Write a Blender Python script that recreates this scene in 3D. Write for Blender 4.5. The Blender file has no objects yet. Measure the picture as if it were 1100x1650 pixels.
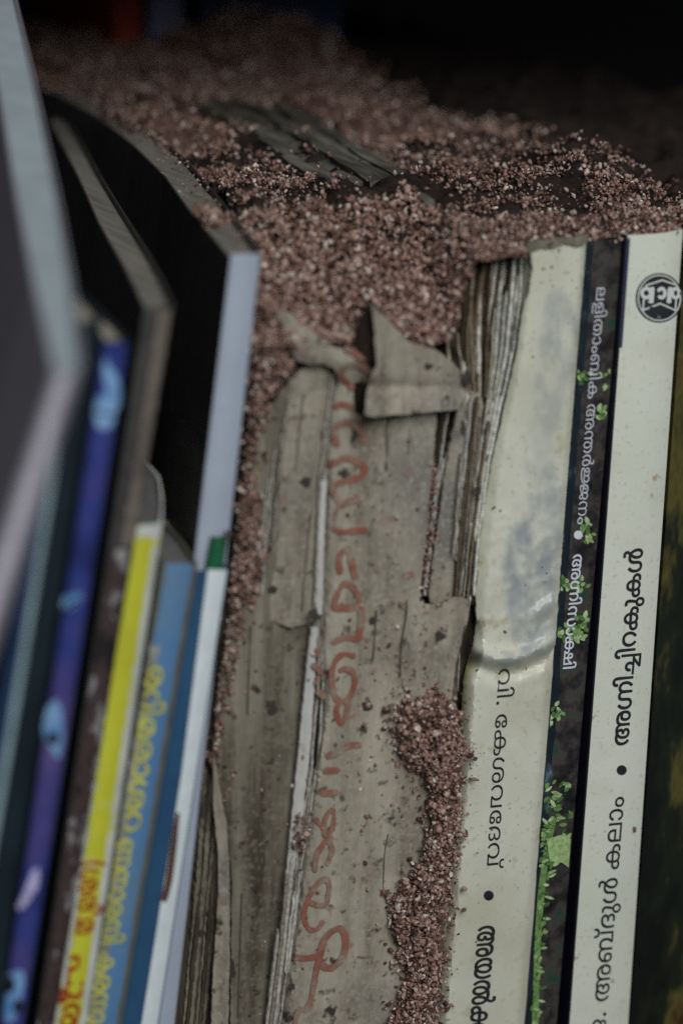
import bpy, bmesh, math, random
import numpy as np
from mathutils import Vector, Matrix, noise
from mathutils.geometry import delaunay_2d_cdt

random.seed(7)
RNG = np.random.default_rng(11)
scene = bpy.context.scene
COL = scene.collection

# ------------------------------------------------------------------ camera
F_PX, PC = 3700.0, (550.0, 825.0)          # 50 mm lens on a 22.3 mm tall frame of 1650 px


def unit(v):
    return np.array(v, float) / np.linalg.norm(v)


_D = unit((-1800, -1250, F_PX))             # into the shelf, seen from the camera
_V = np.array((-445, 11575, F_PX), float)
_V = unit(_V - _D * (_V @ _D) )             # straight down
_X = np.cross(_V, _D)                       # along the shelf
ROT = np.stack([_X, _D, -_V], 1)            # world -> camera (right, down, forward)
CAM = -ROT.T @ np.array((0, 0, 0.5))

cam_data = bpy.data.cameras.new('camera')
cam = bpy.data.objects.new('camera', cam_data)
COL.objects.link(cam)
scene.camera = cam
cam.matrix_world = Matrix(((ROT[0][0], -ROT[1][0], -ROT[2][0], CAM[0]),
                           (ROT[0][1], -ROT[1][1], -ROT[2][1], CAM[1]),
                           (ROT[0][2], -ROT[1][2], -ROT[2][2], CAM[2]),
                           (0, 0, 0, 1)))
cam_data.sensor_fit = 'VERTICAL'
cam_data.sensor_height = 22.3
cam_data.sensor_width = 14.87
cam_data.lens = F_PX / 1650 * 22.3
cam_data.clip_start = 0.01
cam_data.clip_end = 20
cam_data.dof.use_dof = True
cam_data.dof.focus_distance = 0.543
cam_data.dof.aperture_fstop = 3.7
cam_data.dof.aperture_blades = 7

# ------------------------------------------------------------------ light
world = bpy.data.worlds.new('World')
scene.world = world
world.use_nodes = True
bg = world.node_tree.nodes['Background']
bg.inputs[0].default_value = (0.72, 0.85, 0.95, 1)
bg.inputs[1].default_value = 0.075


def area(name, loc, target, size, size_y, power, color):
    d = bpy.data.lights.new(name, 'AREA')
    d.shape = 'RECTANGLE'
    d.size, d.size_y = size, size_y
    d.energy = power
    d.color = color
    o = bpy.data.objects.new(name, d)
    COL.objects.link(o)
    o.location = loc
    o.rotation_euler = (Vector(target) - Vector(loc)).to_track_quat('-Z', 'Y').to_euler()
    return o


area('window_light', (-0.12, -1.25, 0.95), (0.0, 0.0, -0.03), 0.9, 0.8, 23.0, (0.955, 0.995, 1.0))

scene.view_settings.view_transform = 'Standard'
scene.view_settings.look = 'None'
scene.view_settings.exposure = 0.0
scene.view_settings.gamma = 1.0
scene.view_settings.use_curve_mapping = False
scene.render.engine = 'CYCLES'
scene.cycles.max_bounces = 6
scene.cycles.use_denoising = False


# ------------------------------------------------------------------ photo pixel -> place
def ray(px, py):
    return ROT.T @ np.array(((px - PC[0]) / F_PX, (py - PC[1]) / F_PX, 1.0))


def UY(px, py, y):
    d = ray(px, py)
    return CAM + d * ((y - CAM[1]) / d[1])


def UZ(px, py, z):
    d = ray(px, py)
    return CAM + d * ((z - CAM[2]) / d[2])


def lerp(a, b, t):
    return a + (b - a) * t


def fbm(x, y, z=0.0, o=3):
    return noise.fractal(Vector((x, y, z)), 1.0, 2.0, o)


# ------------------------------------------------------------------ objects
def thing(name, label, cat, loc=(0, 0, 0), group=None, kind=None):
    o = bpy.data.objects.new(name, None)
    o.empty_display_size = 0.01
    COL.objects.link(o)
    o.location = loc
    tag(o, label, cat, group, kind)
    return o


def tag(o, label=None, cat=None, group=None, kind=None):
    if label:
        o['label'] = label
    if cat:
        o['category'] = cat
    if group:
        o['group'] = group
    if kind:
        o['kind'] = kind
    return o


def origin(o):
    c = np.zeros(3)
    while o is not None:
        c = c + np.array(o.location)
        o = o.parent
    return c


def make(name, verts, faces, mat, parent=None, smooth=False):
    me = bpy.data.meshes.new(name)
    v = np.asarray(verts, float)
    v = v - origin(parent)
    me.from_pydata([tuple(p) for p in v], [], [tuple(f) for f in faces])
    me.materials.append(mat)
    if smooth:
        me.polygons.foreach_set('use_smooth', [True] * len(me.polygons))
    me.update()
    o = bpy.data.objects.new(name, me)
    COL.objects.link(o)
    if parent is not None:
        o.parent = parent
    return o


# ------------------------------------------------------------------ materials
def base_mat(name, rough=0.8, spec=0.3):
    m = bpy.data.materials.new(name)
    m.use_nodes = True
    b = m.node_tree.nodes['Principled BSDF']
    b.inputs['Roughness'].default_value = rough
    b.inputs['Specular IOR Level'].default_value = spec
    return m, m.node_tree, b


def rgba(c):
    return (c[0], c[1], c[2], 1.0)


def noisy(name, stops, scale=60, stretch=(1, 1, 1), rough=0.8, spec=0.3, detail=6,
          bump=0.3, bump_scale=400, bump_stretch=(1, 1, 1), bump_dist=0.0004, spots=None, coat=0.0, tilt=0.0):
    """stops: list of (pos, colour) of a colour ramp driven by stretched noise; spots: (scale, threshold, colour)"""
    m, t, b = base_mat(name, rough, spec)
    N, L = t.nodes, t.links
    tc = N.new('ShaderNodeTexCoord')
    mp = N.new('ShaderNodeMapping')
    mp.inputs['Scale'].default_value = stretch
    mp.inputs['Rotation'].default_value = (0, tilt, 0)
    L.new(tc.outputs['Object'], mp.inputs['Vector'])
    nz = N.new('ShaderNodeTexNoise')
    nz.inputs['Scale'].default_value = scale
    nz.inputs['Detail'].default_value = detail
    nz.inputs['Roughness'].default_value = 0.62
    L.new(mp.outputs[0], nz.inputs['Vector'])
    rp = N.new('ShaderNodeValToRGB')
    els = rp.color_ramp.elements
    while len(els) > 1:
        els.remove(els[-1])
    els[0].position, els[0].color = stops[0][0], rgba(stops[0][1])
    for p, c in stops[1:]:
        e = els.new(p)
        e.color = rgba(c)
    L.new(nz.outputs['Fac'], rp.inputs['Fac'])
    col = rp.outputs['Color']
    if spots:
        for k, (sc, th, sc_col, width) in enumerate(spots):
            n2 = N.new('ShaderNodeTexNoise')
            n2.inputs['Scale'].default_value = sc
            n2.inputs['Detail'].default_value = 5
            mo = N.new('ShaderNodeVectorMath')
            mo.operation = 'ADD'
            mo.inputs[1].default_value = (3.1 * k + 1.7, 0.4 * k, 2.2)
            L.new(tc.outputs['Object'], mo.inputs[0])
            L.new(mo.outputs[0], n2.inputs['Vector'])
            mr = N.new('ShaderNodeMapRange')
            mr.inputs['From Min'].default_value = th
            mr.inputs['From Max'].default_value = th + width
            L.new(n2.outputs['Fac'], mr.inputs['Value'])
            mx = N.new('ShaderNodeMix')
            mx.data_type = 'RGBA'
            mx.inputs[7].default_value = rgba(sc_col)
            L.new(mr.outputs[0], mx.inputs[0])
            L.new(col, mx.inputs[6])
            col = mx.outputs[2]
    L.new(col, b.inputs['Base Color'])
    if bump:
        mb = N.new('ShaderNodeMapping')
        mb.inputs['Scale'].default_value = bump_stretch
        mb.inputs['Rotation'].default_value = (0, tilt, 0)
        L.new(tc.outputs['Object'], mb.inputs['Vector'])
        n3 = N.new('ShaderNodeTexNoise')
        n3.inputs['Scale'].default_value = bump_scale
        n3.inputs['Detail'].default_value = 4
        L.new(mb.outputs[0], n3.inputs['Vector'])
        bp = N.new('ShaderNodeBump')
        bp.inputs['Strength'].default_value = bump
        bp.inputs['Distance'].default_value = bump_dist
        L.new(n3.outputs['Fac'], bp.inputs['Height'])
        L.new(bp.outputs[0], b.inputs['Normal'])
    if coat:
        b.inputs['Coat Weight'].default_value = coat
        b.inputs['Coat Roughness'].default_value = 0.25
    return m


def flat(name, c, rough=0.7, spec=0.3, var=0.25, scale=220, bump=0.25):
    lo = [x * (1 - var) for x in c]
    hi = [min(1, x * (1 + var)) for x in c]
    return noisy(name, [(0.3, lo), (0.7, hi)], scale=scale, rough=rough, spec=spec, bump=bump)


def islands(name, stops, rough=0.95, spec=0.08, bump=0.5):
    """one colour per loose piece (grains, page edges)"""
    m, t, b = base_mat(name, rough, spec)
    N, L = t.nodes, t.links
    g = N.new('ShaderNodeNewGeometry')
    rp = N.new('ShaderNodeValToRGB')
    els = rp.color_ramp.elements
    while len(els) > 1:
        els.remove(els[-1])
    els[0].position, els[0].color = stops[0][0], rgba(stops[0][1])
    for p, c in stops[1:]:
        e = els.new(p)
        e.color = rgba(c)
    L.new(g.outputs['Random Per Island'], rp.inputs['Fac'])
    tc = N.new('ShaderNodeTexCoord')
    nz = N.new('ShaderNodeTexNoise')
    nz.inputs['Scale'].default_value = 900
    nz.inputs['Detail'].default_value = 3
    L.new(tc.outputs['Object'], nz.inputs['Vector'])
    mr = N.new('ShaderNodeMapRange')
    mr.inputs['From Min'].default_value = 0.3
    mr.inputs['From Max'].default_value = 0.7
    mr.inputs['To Min'].default_value = 0.6
    mr.inputs['To Max'].default_value = 1.25
    L.new(nz.outputs['Fac'], mr.inputs['Value'])
    mx = N.new('ShaderNodeMix')
    mx.data_type = 'RGBA'
    mx.blend_type = 'MULTIPLY'
    mx.inputs[0].default_value = 1.0
    L.new(rp.outputs['Color'], mx.inputs[6])
    L.new(mr.outputs[0], mx.inputs[7])
    L.new(mx.outputs[2], b.inputs['Base Color'])
    bp = N.new('ShaderNodeBump')
    bp.inputs['Strength'].default_value = bump
    bp.inputs['Distance'].default_value = 0.0003
    L.new(nz.outputs['Fac'], bp.inputs['Height'])
    L.new(bp.outputs[0], b.inputs['Normal'])
    return m


M = {}
M['cream'] = noisy('cream_cover', [(0.3, (.54, .53, .43)), (0.7, (.63, .62, .52))], scale=30, rough=0.42, spec=0.4,
                   bump=0.2, bump_scale=1500, bump_dist=0.0001,
                   spots=[(160, 0.62, (.42, .36, .24), 0.1), (22, 0.52, (.48, .455, .345), 0.2), (900, .6, (.46, .43, .34), .12)])
M['cream_smooth'] = noisy('pale_cover', [(0.3, (.58, .59, .5)), (0.7, (.66, .66, .57))], scale=25, rough=0.45, spec=0.4,
                          bump=0.15, bump_scale=1500, bump_dist=0.0001,
                          spots=[(240, 0.68, (.4, .33, .22), 0.05), (900, .58, (.5, .49, .41), .14), (40, .54, (.53, .52, .43), .2)])
M['page'] = noisy('old_page_edges', [(0.3, (.2, .17, .13)), (0.55, (.33, .3, .24)), (0.75, (.42, .39, .32))], scale=40,
                  stretch=(18, 1, 0.6), rough=0.9, bump=0.7, bump_scale=120, bump_stretch=(20, 1, 1))
M['page_dim'] = noisy('grey_page_edges', [(0.3, (.13, .115, .095)), (0.7, (.25, .225, .19))], scale=40,
                      stretch=(18, 1, 0.6), rough=0.9, bump=0.5, bump_scale=120, bump_stretch=(20, 1, 1))
M['black_cover'] = flat('black_cover', (.05, .046, .045), rough=0.5, spec=0.25)
M['mauve'] = flat('mauve_grey_cover', (.2, .185, .21), rough=0.7, var=.12, scale=20, spec=.2)
M['pinkish'] = flat('pinkish_white_spine', (.46, .42, .47), rough=0.5, var=.1)
M['teal'] = flat('pale_teal_edge', (.34, .46, .5), rough=0.5, var=.15)
M['navy'] = flat('navy_cover', (.016, .035, .085), rough=0.45, var=.2)
M['dark_teal'] = flat('dark_teal_cover', (.010, .018, .025), rough=0.45, var=.3, scale=60)
M['violet'] = noisy('violet_blue_spine', [(0.32, (.018, .024, .12)), (0.42, (.03, .045, .21)), (0.55, (.06, .05, .19)), (0.7, (.10, .075, .22))], scale=40,
                    rough=0.4, spec=0.4, bump=0.1)
M['sky_blue'] = noisy('pale_blue_print', [(0.35, (.08, .2, .42)), (0.6, (.26, .42, .66))], scale=150, rough=0.4, bump=0)
M['ink_dark'] = flat('dark_print', (.012, .014, .02), rough=0.45)
M['lilac'] = flat('lilac_print', (.4, .36, .58), rough=0.45)
M['mottled'] = noisy('mottled_brown_spine', [(0.40, (.014, .010, .011)), (0.48, (.06, .035, .034)), (0.56, (.035, .022, .022)),
                                             (0.61, (.26, .24, .24))], scale=170, stretch=(1, 1, .45), rough=0.7, bump=0.5)
M['tan'] = noisy('worn_tan_edge', [(0.3, (.06, .046, .036)), (0.55, (.16, .13, .105)), (0.75, (.25, .225, .195))], scale=120,
                 stretch=(1, 1, .5), rough=0.8, bump=0.5)
M['yellow'] = noisy('yellow_spine', [(0.35, (.44, .43, .03)), (0.65, (.56, .55, .04))], scale=60, stretch=(1, 1, .4), rough=0.5,
                    bump=0.3, spots=[(130, .66, (.55, .55, .42), .06)])
M['white_worn'] = noisy('worn_white_edge', [(0.3, (.42, .42, .38)), (0.7, (.62, .63, .6))], scale=120, rough=0.6, bump=0.3,
                        spots=[(200, .6, (.5, .48, .08), .08)])
M['blue'] = noisy('faded_blue_spine', [(0.3, (.075, .17, .33)), (0.7, (.11, .23, .4))], scale=40, stretch=(1, 1, .3), rough=0.55,
                  bump=0.3, spots=[(170, .62, (.2, .24, .27), .1), (18, .55, (.14, .2, .25), .2)])
M['olive_grey'] = flat('olive_grey_cover', (.11, .105, .075), rough=0.7)
M['navy_blue'] = noisy('dark_blue_cover', [(0.3, (.02, .06, .13)), (0.7, (.03, .085, .17))], scale=40, rough=0.4, bump=0.1)
M['white_spine'] = flat('white_gloss_spine', (.66, .71, .73), rough=0.35, var=.06, spec=.5)
M['lavender'] = flat('lavender_grey_spine', (.35, .385, .46), rough=0.45, var=.06, scale=60, spec=.4)
M['green'] = flat('green_spine', (.015, .11, .05), rough=0.5)
M['grey_page'] = flat('pale_grey_page_block', (.12, .115, .115), rough=0.8, var=.15)
M['rust'] = flat('rusty_brown_stain', (.09, .04, .028), rough=.8)
M['text_dark'] = flat('black_lettering', (.02, .022, .026), rough=0.5, var=.3)
M['text_white'] = flat('white_lettering', (.62, .62, .68), rough=0.5, var=.08)
M['text_red'] = flat('red_lettering', (.32, .03, .012), rough=0.5)
M['text_yellow'] = noisy('yellow_lettering', [(.35, (.33, .33, .1)), (.6, (.52, .5, .08))], scale=160, rough=0.5)
M['soil_print'] = noisy('dark_soil_print', [(0.36, (.010, .009, .010)), (0.48, (.03, .026, .027)), (0.56, (.062, .05, .044)),
                                            (0.66, (.02, .055, .04))], scale=180, rough=0.4, spec=.4, bump=0.2)
M['laminate'] = noisy('dark_glossy_edge', [(0.3, (.006, .010, .014)), (0.54, (.012, .02, .028)), (0.6, (.05, .075, .1)), (0.68, (.24, .28, .32))],  # pale stops are glints painted into the edge's colour
                      scale=190, stretch=(1, 1, .35), rough=0.25, spec=.6, bump=.6, bump_scale=180)
M['leaf'] = islands('leaf_print', [(0, (.03, .085, .028)), (.25, (.10, .20, .06)), (.55, (.2, .32, .11)), (.85, (.34, .46, .2)), (1, (.46, .55, .32))], rough=.45, bump=0)
M['jungle'] = noisy('dark_foliage_print', [(0.34, (.004, .006, .006)), (0.44, (.007, .009, .007)), (0.51, (.014, .017, .010)),
                                           (0.57, (.085, .072, .02)), (0.62, (.05, .02, .012)), (0.7, (.008, .02, .010))], scale=26,
                    stretch=(1.6, 1, .55), tilt=.6, rough=0.4, spec=.3, bump=0.1, detail=5)
# the torn book
M['old_paper'] = noisy('old_grey_paper', [(0.36, (.19, .16, .12)), (0.46, (.275, .238, .184)), (0.54, (.328, .288, .226)), (0.64, (.395, .35, .28))],
                       scale=46, stretch=(2.6, 1, .4), rough=0.92, spec=.15, bump=0.8, bump_scale=300, detail=9,
                       bump_stretch=(3, 1, .5), bump_dist=.0006, tilt=.09,
                       spots=[(60, .55, (.15, .128, .10), .22), (420, .58, (.10, .08, .062), .12), (24, .53, (.175, .16, .14), .16),
                              (170, .62, (.25, .135, .11), .08), (900, .5, (.36, .325, .27), .3), (130, .64, (.05, .042, .035), .05)])
M['brown_paper'] = noisy('stained_brown_paper', [(0.36, (.06, .048, .034)), (0.45, (.12, .102, .075)), (0.54, (.175, .155, .118)), (0.64, (.26, .232, .182))],
                         detail=9, scale=34, stretch=(4, 1, .35), rough=0.92, spec=.15, bump=0.7, bump_scale=380,
                         bump_stretch=(4, 1, .3), bump_dist=.0005, tilt=.1,
                         spots=[(52, .52, (.06, .05, .037), .2), (300, .60, (.05, .033, .026), .07), (800, .5, (.2, .175, .13), .3),
                                (240, .73, (.3, .2, .17), .05)])
M['pale_paper'] = noisy('fresh_torn_paper', [(0.25, (.33, .31, .28)), (0.6, (.55, .53, .51))], scale=50, stretch=(2, 1, .4),
                        rough=0.9, spec=.15, bump=0.5, bump_scale=300, bump_stretch=(4, 1, .3),
                        spots=[(150, .66, (.22, .13, .09), .08)])
M['torn_layers'] = islands('torn_paper_layers', [(0, (.10, .075, .05)), (.3, (.26, .225, .175)), (.6, (.36, .33, .285)),
                                                  (1, (.46, .44, .4))])
M['page_edges'] = islands('exposed_page_edges', [(0, (.04, .026, .017)), (.35, (.13, .095, .06)), (.58, (.26, .215, .155)),
                                                  (.72, (.44, .42, .36)), (1, (.62, .62, .56))])
M['dark_pulp'] = noisy('dark_damp_pulp', [(0.3, (.022, .017, .013)), (0.55, (.06, .048, .034)), (0.75, (.12, .095, .065))], scale=110,
                       stretch=(4, 1, .4), rough=0.95, spec=.1, bump=0.9, bump_scale=260, bump_stretch=(3, 1, .5), bump_dist=.001)
M['hollow'] = flat('painted_hollow_shade', (.02, .014, .011), rough=0.95, spec=.1)
M['red_ink'] = noisy('faded_red_ink', [(0.36, (.255, .082, .055)), (0.46, (.245, .105, .075)), (0.54, (.25, .145, .108)), (0.62, (.265, .21, .165))], scale=170,
                     rough=0.85, spec=.15, bump=.4, bump_scale=420)
M['grain'] = islands('frass_pellets', [(0, (.045, .027, .023)), (.15, (.11, .06, .047)), (.42, (.245, .138, .108)), (.7, (.345, .212, .17)),
                                       (.88, (.46, .33, .28)), (1, (.66, .57, .5))])
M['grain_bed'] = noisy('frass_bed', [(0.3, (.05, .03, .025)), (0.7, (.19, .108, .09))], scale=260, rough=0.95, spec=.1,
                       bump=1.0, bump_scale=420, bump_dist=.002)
M['top_shade'] = noisy('painted_top_shade', [(0.3, (.012, .009, .008)), (0.6, (.03, .021, .018)), (0.75, (.055, .035, .03))], scale=120,
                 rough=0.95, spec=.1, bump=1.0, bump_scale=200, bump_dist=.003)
M['wood'] = noisy('dark_shelf_wood', [(0.3, (.008, .006, .005)), (0.7, (.022, .016, .013))], scale=14, stretch=(.15, 1, 1.4),
                  rough=0.6, bump=.3, bump_scale=60, bump_stretch=(.2, 1, 3))
M['bleached_wood'] = noisy('grey_bleached_paper', [(0.36, (.05, .044, .036)), (0.5, (.10, .09, .075)), (0.64, (.19, .175, .15))], scale=70,
                           stretch=(3, .3, 1), rough=0.95, spec=.1, bump=.9, bump_scale=150, bump_stretch=(5, .4, 2), bump_dist=.001)
M['violet_dark'] = flat('dark_violet_board', (.010, .009, .02), rough=.5)
M['worn_grey'] = noisy('worn_grey_edge', [(.36, (.10, .10, .085)), (.5, (.19, .19, .165)), (.64, (.3, .3, .27))], scale=130, stretch=(1, 1, .4), rough=.8, bump=.4)
# ------------------------------------------------------------------ shape builders
FLOOR = -0.165


def resample(pts, step, closed=True):
    pts = [np.array(p[:2], float) for p in pts]
    out = []
    n = len(pts)
    for i in range(n if closed else n - 1):
        a, b = pts[i], pts[(i + 1) % n]
        k = max(1, int(round(np.linalg.norm(b - a) / step)))
        out += [a + (b - a) * j / k for j in range(k)]
    if not closed:
        out.append(pts[-1])
    return out


def inside(p, poly):
    x, y = p
    r = False
    n = len(poly)
    j = n - 1
    for i in range(n):
        xi, yi = poly[i]
        xj, yj = poly[j]
        if (yi > y) != (yj > y) and x < (xj - xi) * (y - yi) / (yj - yi) + xi:
            r = not r
        j = i
    return r


def edge_dist(P, poly):
    """distance of points P (n,2) from the outline of poly"""
    P = np.asarray(P, float)
    best = np.full(len(P), 1e9)
    q = np.array([p[:2] for p in poly], float)
    for i in range(len(q)):
        a, b = q[i], q[(i + 1) % len(q)]
        d = b - a
        t = np.clip(((P - a) @ d) / max(d @ d, 1e-9), 0, 1)
        best = np.minimum(best, np.linalg.norm(P - (a + t[:, None] * d), axis=1))
    return best


def ragged(poly, step=6, amp=2.0, seed=0):
    """outline with small torn irregularities"""
    out = []
    for p in resample(poly, step):
        k = amp * fbm(p[0] / 13 + seed * 7.1, p[1] / 13, seed)
        h = amp * fbm(p[0] / 13, p[1] / 13 + 40 + seed, seed * 3.3)
        k += amp * .55 * fbm(p[0] / 4.3 + 9, p[1] / 4.3, seed + 2.2)
        h += amp * .55 * fbm(p[0] / 4.3, p[1] / 4.3 + 17, seed + 5.2)
        out.append((p[0] + k, p[1] + h))
    return out


def sheet(name, poly, yfun, mat, parent, step=12, thick=0.0006, amp=0.0, seed=0, smooth=True):
    """a sheet or block of paper: outline seen from the front, its own relief and real thickness"""
    bd = ragged(poly, min(step, 4), amp * 1.35, seed) if amp else [tuple(p) for p in resample(poly, step)]
    xs = [p[0] for p in bd]
    ys = [p[1] for p in bd]
    grid = []
    rr = random.Random(seed)
    y = min(ys) + step / 2
    while y < max(ys):
        x = min(xs) + step / 2
        while x < max(xs):
            p = (x + rr.uniform(-.3, .3) * step, y + rr.uniform(-.3, .3) * step)
            if inside(p, bd):
                grid.append(p)
            x += step
        y += step
    if grid:
        d = edge_dist(grid, bd)
        grid = [g for g, dd in zip(grid, d) if dd > step * .4]
    n = len(bd)
    pts = [Vector(p) for p in bd] + [Vector(p) for p in grid]
    vs, es, fs, _, _, _ = delaunay_2d_cdt(pts, [(i, (i + 1) % n) for i in range(n)], [], 1, 1e-5)
    fs = [f for f in fs if inside(((vs[f[0]].x + vs[f[1]].x + vs[f[2]].x) / 3, (vs[f[0]].y + vs[f[1]].y + vs[f[2]].y) / 3), bd)]
    front = [UY(v.x, v.y, yfun(v.x, v.y)) for v in vs]
    back = [p + np.array((0, thick, 0)) for p in front]
    m = len(front)
    cnt = {}
    for f in fs:
        for i in range(3):
            a, b = f[i], f[(i + 1) % 3]
            cnt[(a, b)] = cnt.get((a, b), 0) + 1
    # image y runs down, so a counter-clockwise pixel triangle faces away from the camera
    faces = []
    for f in fs:
        a, b, c = (vs[i] for i in f)
        ccw = (b.x - a.x) * (c.y - a.y) - (b.y - a.y) * (c.x - a.x) > 0
        f2 = tuple(f) if not ccw else tuple(reversed(f))
        faces.append(tuple(reversed(f2)))
        faces.append(tuple(i + m for i in f2))
    for (a, b) in cnt:
        if (b, a) not in cnt:
            faces.append((a, b, b + m, a + m))
    o = make(name, front + back, faces, mat, parent, False)
    bm = bmesh.new()
    bm.from_mesh(o.data)
    bmesh.ops.recalc_face_normals(bm, faces=bm.faces)
    if smooth:
        for f in bm.faces:
            f.smooth = True
        for e in bm.edges:
            if len(e.link_faces) == 2 and e.calc_face_angle(0) > .6:
                e.smooth = False
    bm.to_mesh(o.data)
    bm.free()
    return o


def winding(p, loops):
    w = 0
    x, y = p
    for lp in loops:
        n = len(lp)
        for i in range(n):
            x1, y1 = lp[i]
            x2, y2 = lp[(i + 1) % n]
            if y1 <= y:
                if y2 > y and (x2 - x1) * (y - y1) - (x - x1) * (y2 - y1) > 0:
                    w += 1
            elif y2 <= y and (x2 - x1) * (y - y1) - (x - x1) * (y2 - y1) < 0:
                w -= 1
    return w


def fill(loops, step=0):
    """triangles of the non-zero-winding area of closed 2-D loops; step adds inner points so that print follows a curved cover"""
    pts, eds = [], []
    if step:
        loops = [[tuple(q) for q in resample(lp, step)] for lp in loops]
    for lp in loops:
        k = len(pts)
        n = len(lp)
        pts += [Vector(p) for p in lp]
        eds += [(k + i, k + (i + 1) % n) for i in range(n)]
    if step:
        a = np.array([tuple(p) for p in pts])
        y = a[:, 1].min() + step * .5
        while y < a[:, 1].max():
            x = a[:, 0].min() + step * .5
            while x < a[:, 0].max():
                if winding((x, y), loops):
                    pts.append(Vector((x, y)))
                x += step
            y += step
    vs, es, fs, _, _, _ = delaunay_2d_cdt(pts, eds, [], 0, 1e-4)
    keep = []
    for f in fs:
        c = ((vs[f[0]].x + vs[f[1]].x + vs[f[2]].x) / 3, (vs[f[0]].y + vs[f[1]].y + vs[f[2]].y) / 3)
        if winding(c, loops) != 0:
            keep.append(f)
    return [(v.x, v.y) for v in vs], keep


def printed(name, loops, yfun, mat, parent, lift=0.00015, step=0):
    """flat print lying on a cover: 2-D loops in photo pixels, carried to the cover's own surface"""
    P, T = fill(loops, step)
    if not T:
        return None
    used = sorted({i for t in T for i in t})
    ix = {k: i for i, k in enumerate(used)}
    V = [UY(P[k][0], P[k][1], yfun(*P[k]) - lift) for k in used]
    F = []
    for t in T:
        a, b, c = (P[i] for i in t)
        ccw = (b[0] - a[0]) * (c[1] - a[1]) - (b[1] - a[1]) * (c[0] - a[0]) > 0
        t = tuple(ix[i] for i in t)
        F.append(t if ccw else t[::-1])
    return make(name, V, F, mat, parent)


def capsule(a, b, ra, rb, k=5):
    a, b = np.array(a, float), np.array(b, float)
    d = b - a
    L = np.linalg.norm(d)
    ang = math.atan2(d[1], d[0]) if L > 1e-6 else 0
    out = []
    for i in range(k + 1):
        t = ang - math.pi / 2 + math.pi * i / k
        out.append((b[0] + rb * math.cos(t), b[1] + rb * math.sin(t)))
    for i in range(k + 1):
        t = ang + math.pi / 2 + math.pi * i / k
        out.append((a[0] + ra * math.cos(t), a[1] + ra * math.sin(t)))
    return out


def smooth_line(pts, n=4):
    """Catmull-Rom through pts"""
    P = [np.array(p, float) for p in pts]
    if len(P) < 3:
        return P
    out = []
    for i in range(len(P) - 1):
        p0, p1, p2, p3 = P[max(i - 1, 0)], P[i], P[i + 1], P[min(i + 2, len(P) - 1)]
        for k in range(n):
            t = k / n
            out.append(.5 * ((2 * p1) + (p2 - p0) * t + (2 * p0 - 5 * p1 + 4 * p2 - p3) * t * t + (3 * p1 - p0 - 3 * p2 + p3) * t ** 3))
    out.append(P[-1])
    return out


def stroke(pts, r, seed=0, wob=.18):
    q = smooth_line(pts)
    rs = [r * (1 + wob * fbm(i * .35, seed * 3.7)) for i in range(len(q))]
    return [capsule(q[i], q[i + 1], rs[i], rs[i + 1]) for i in range(len(q) - 1)]


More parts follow.
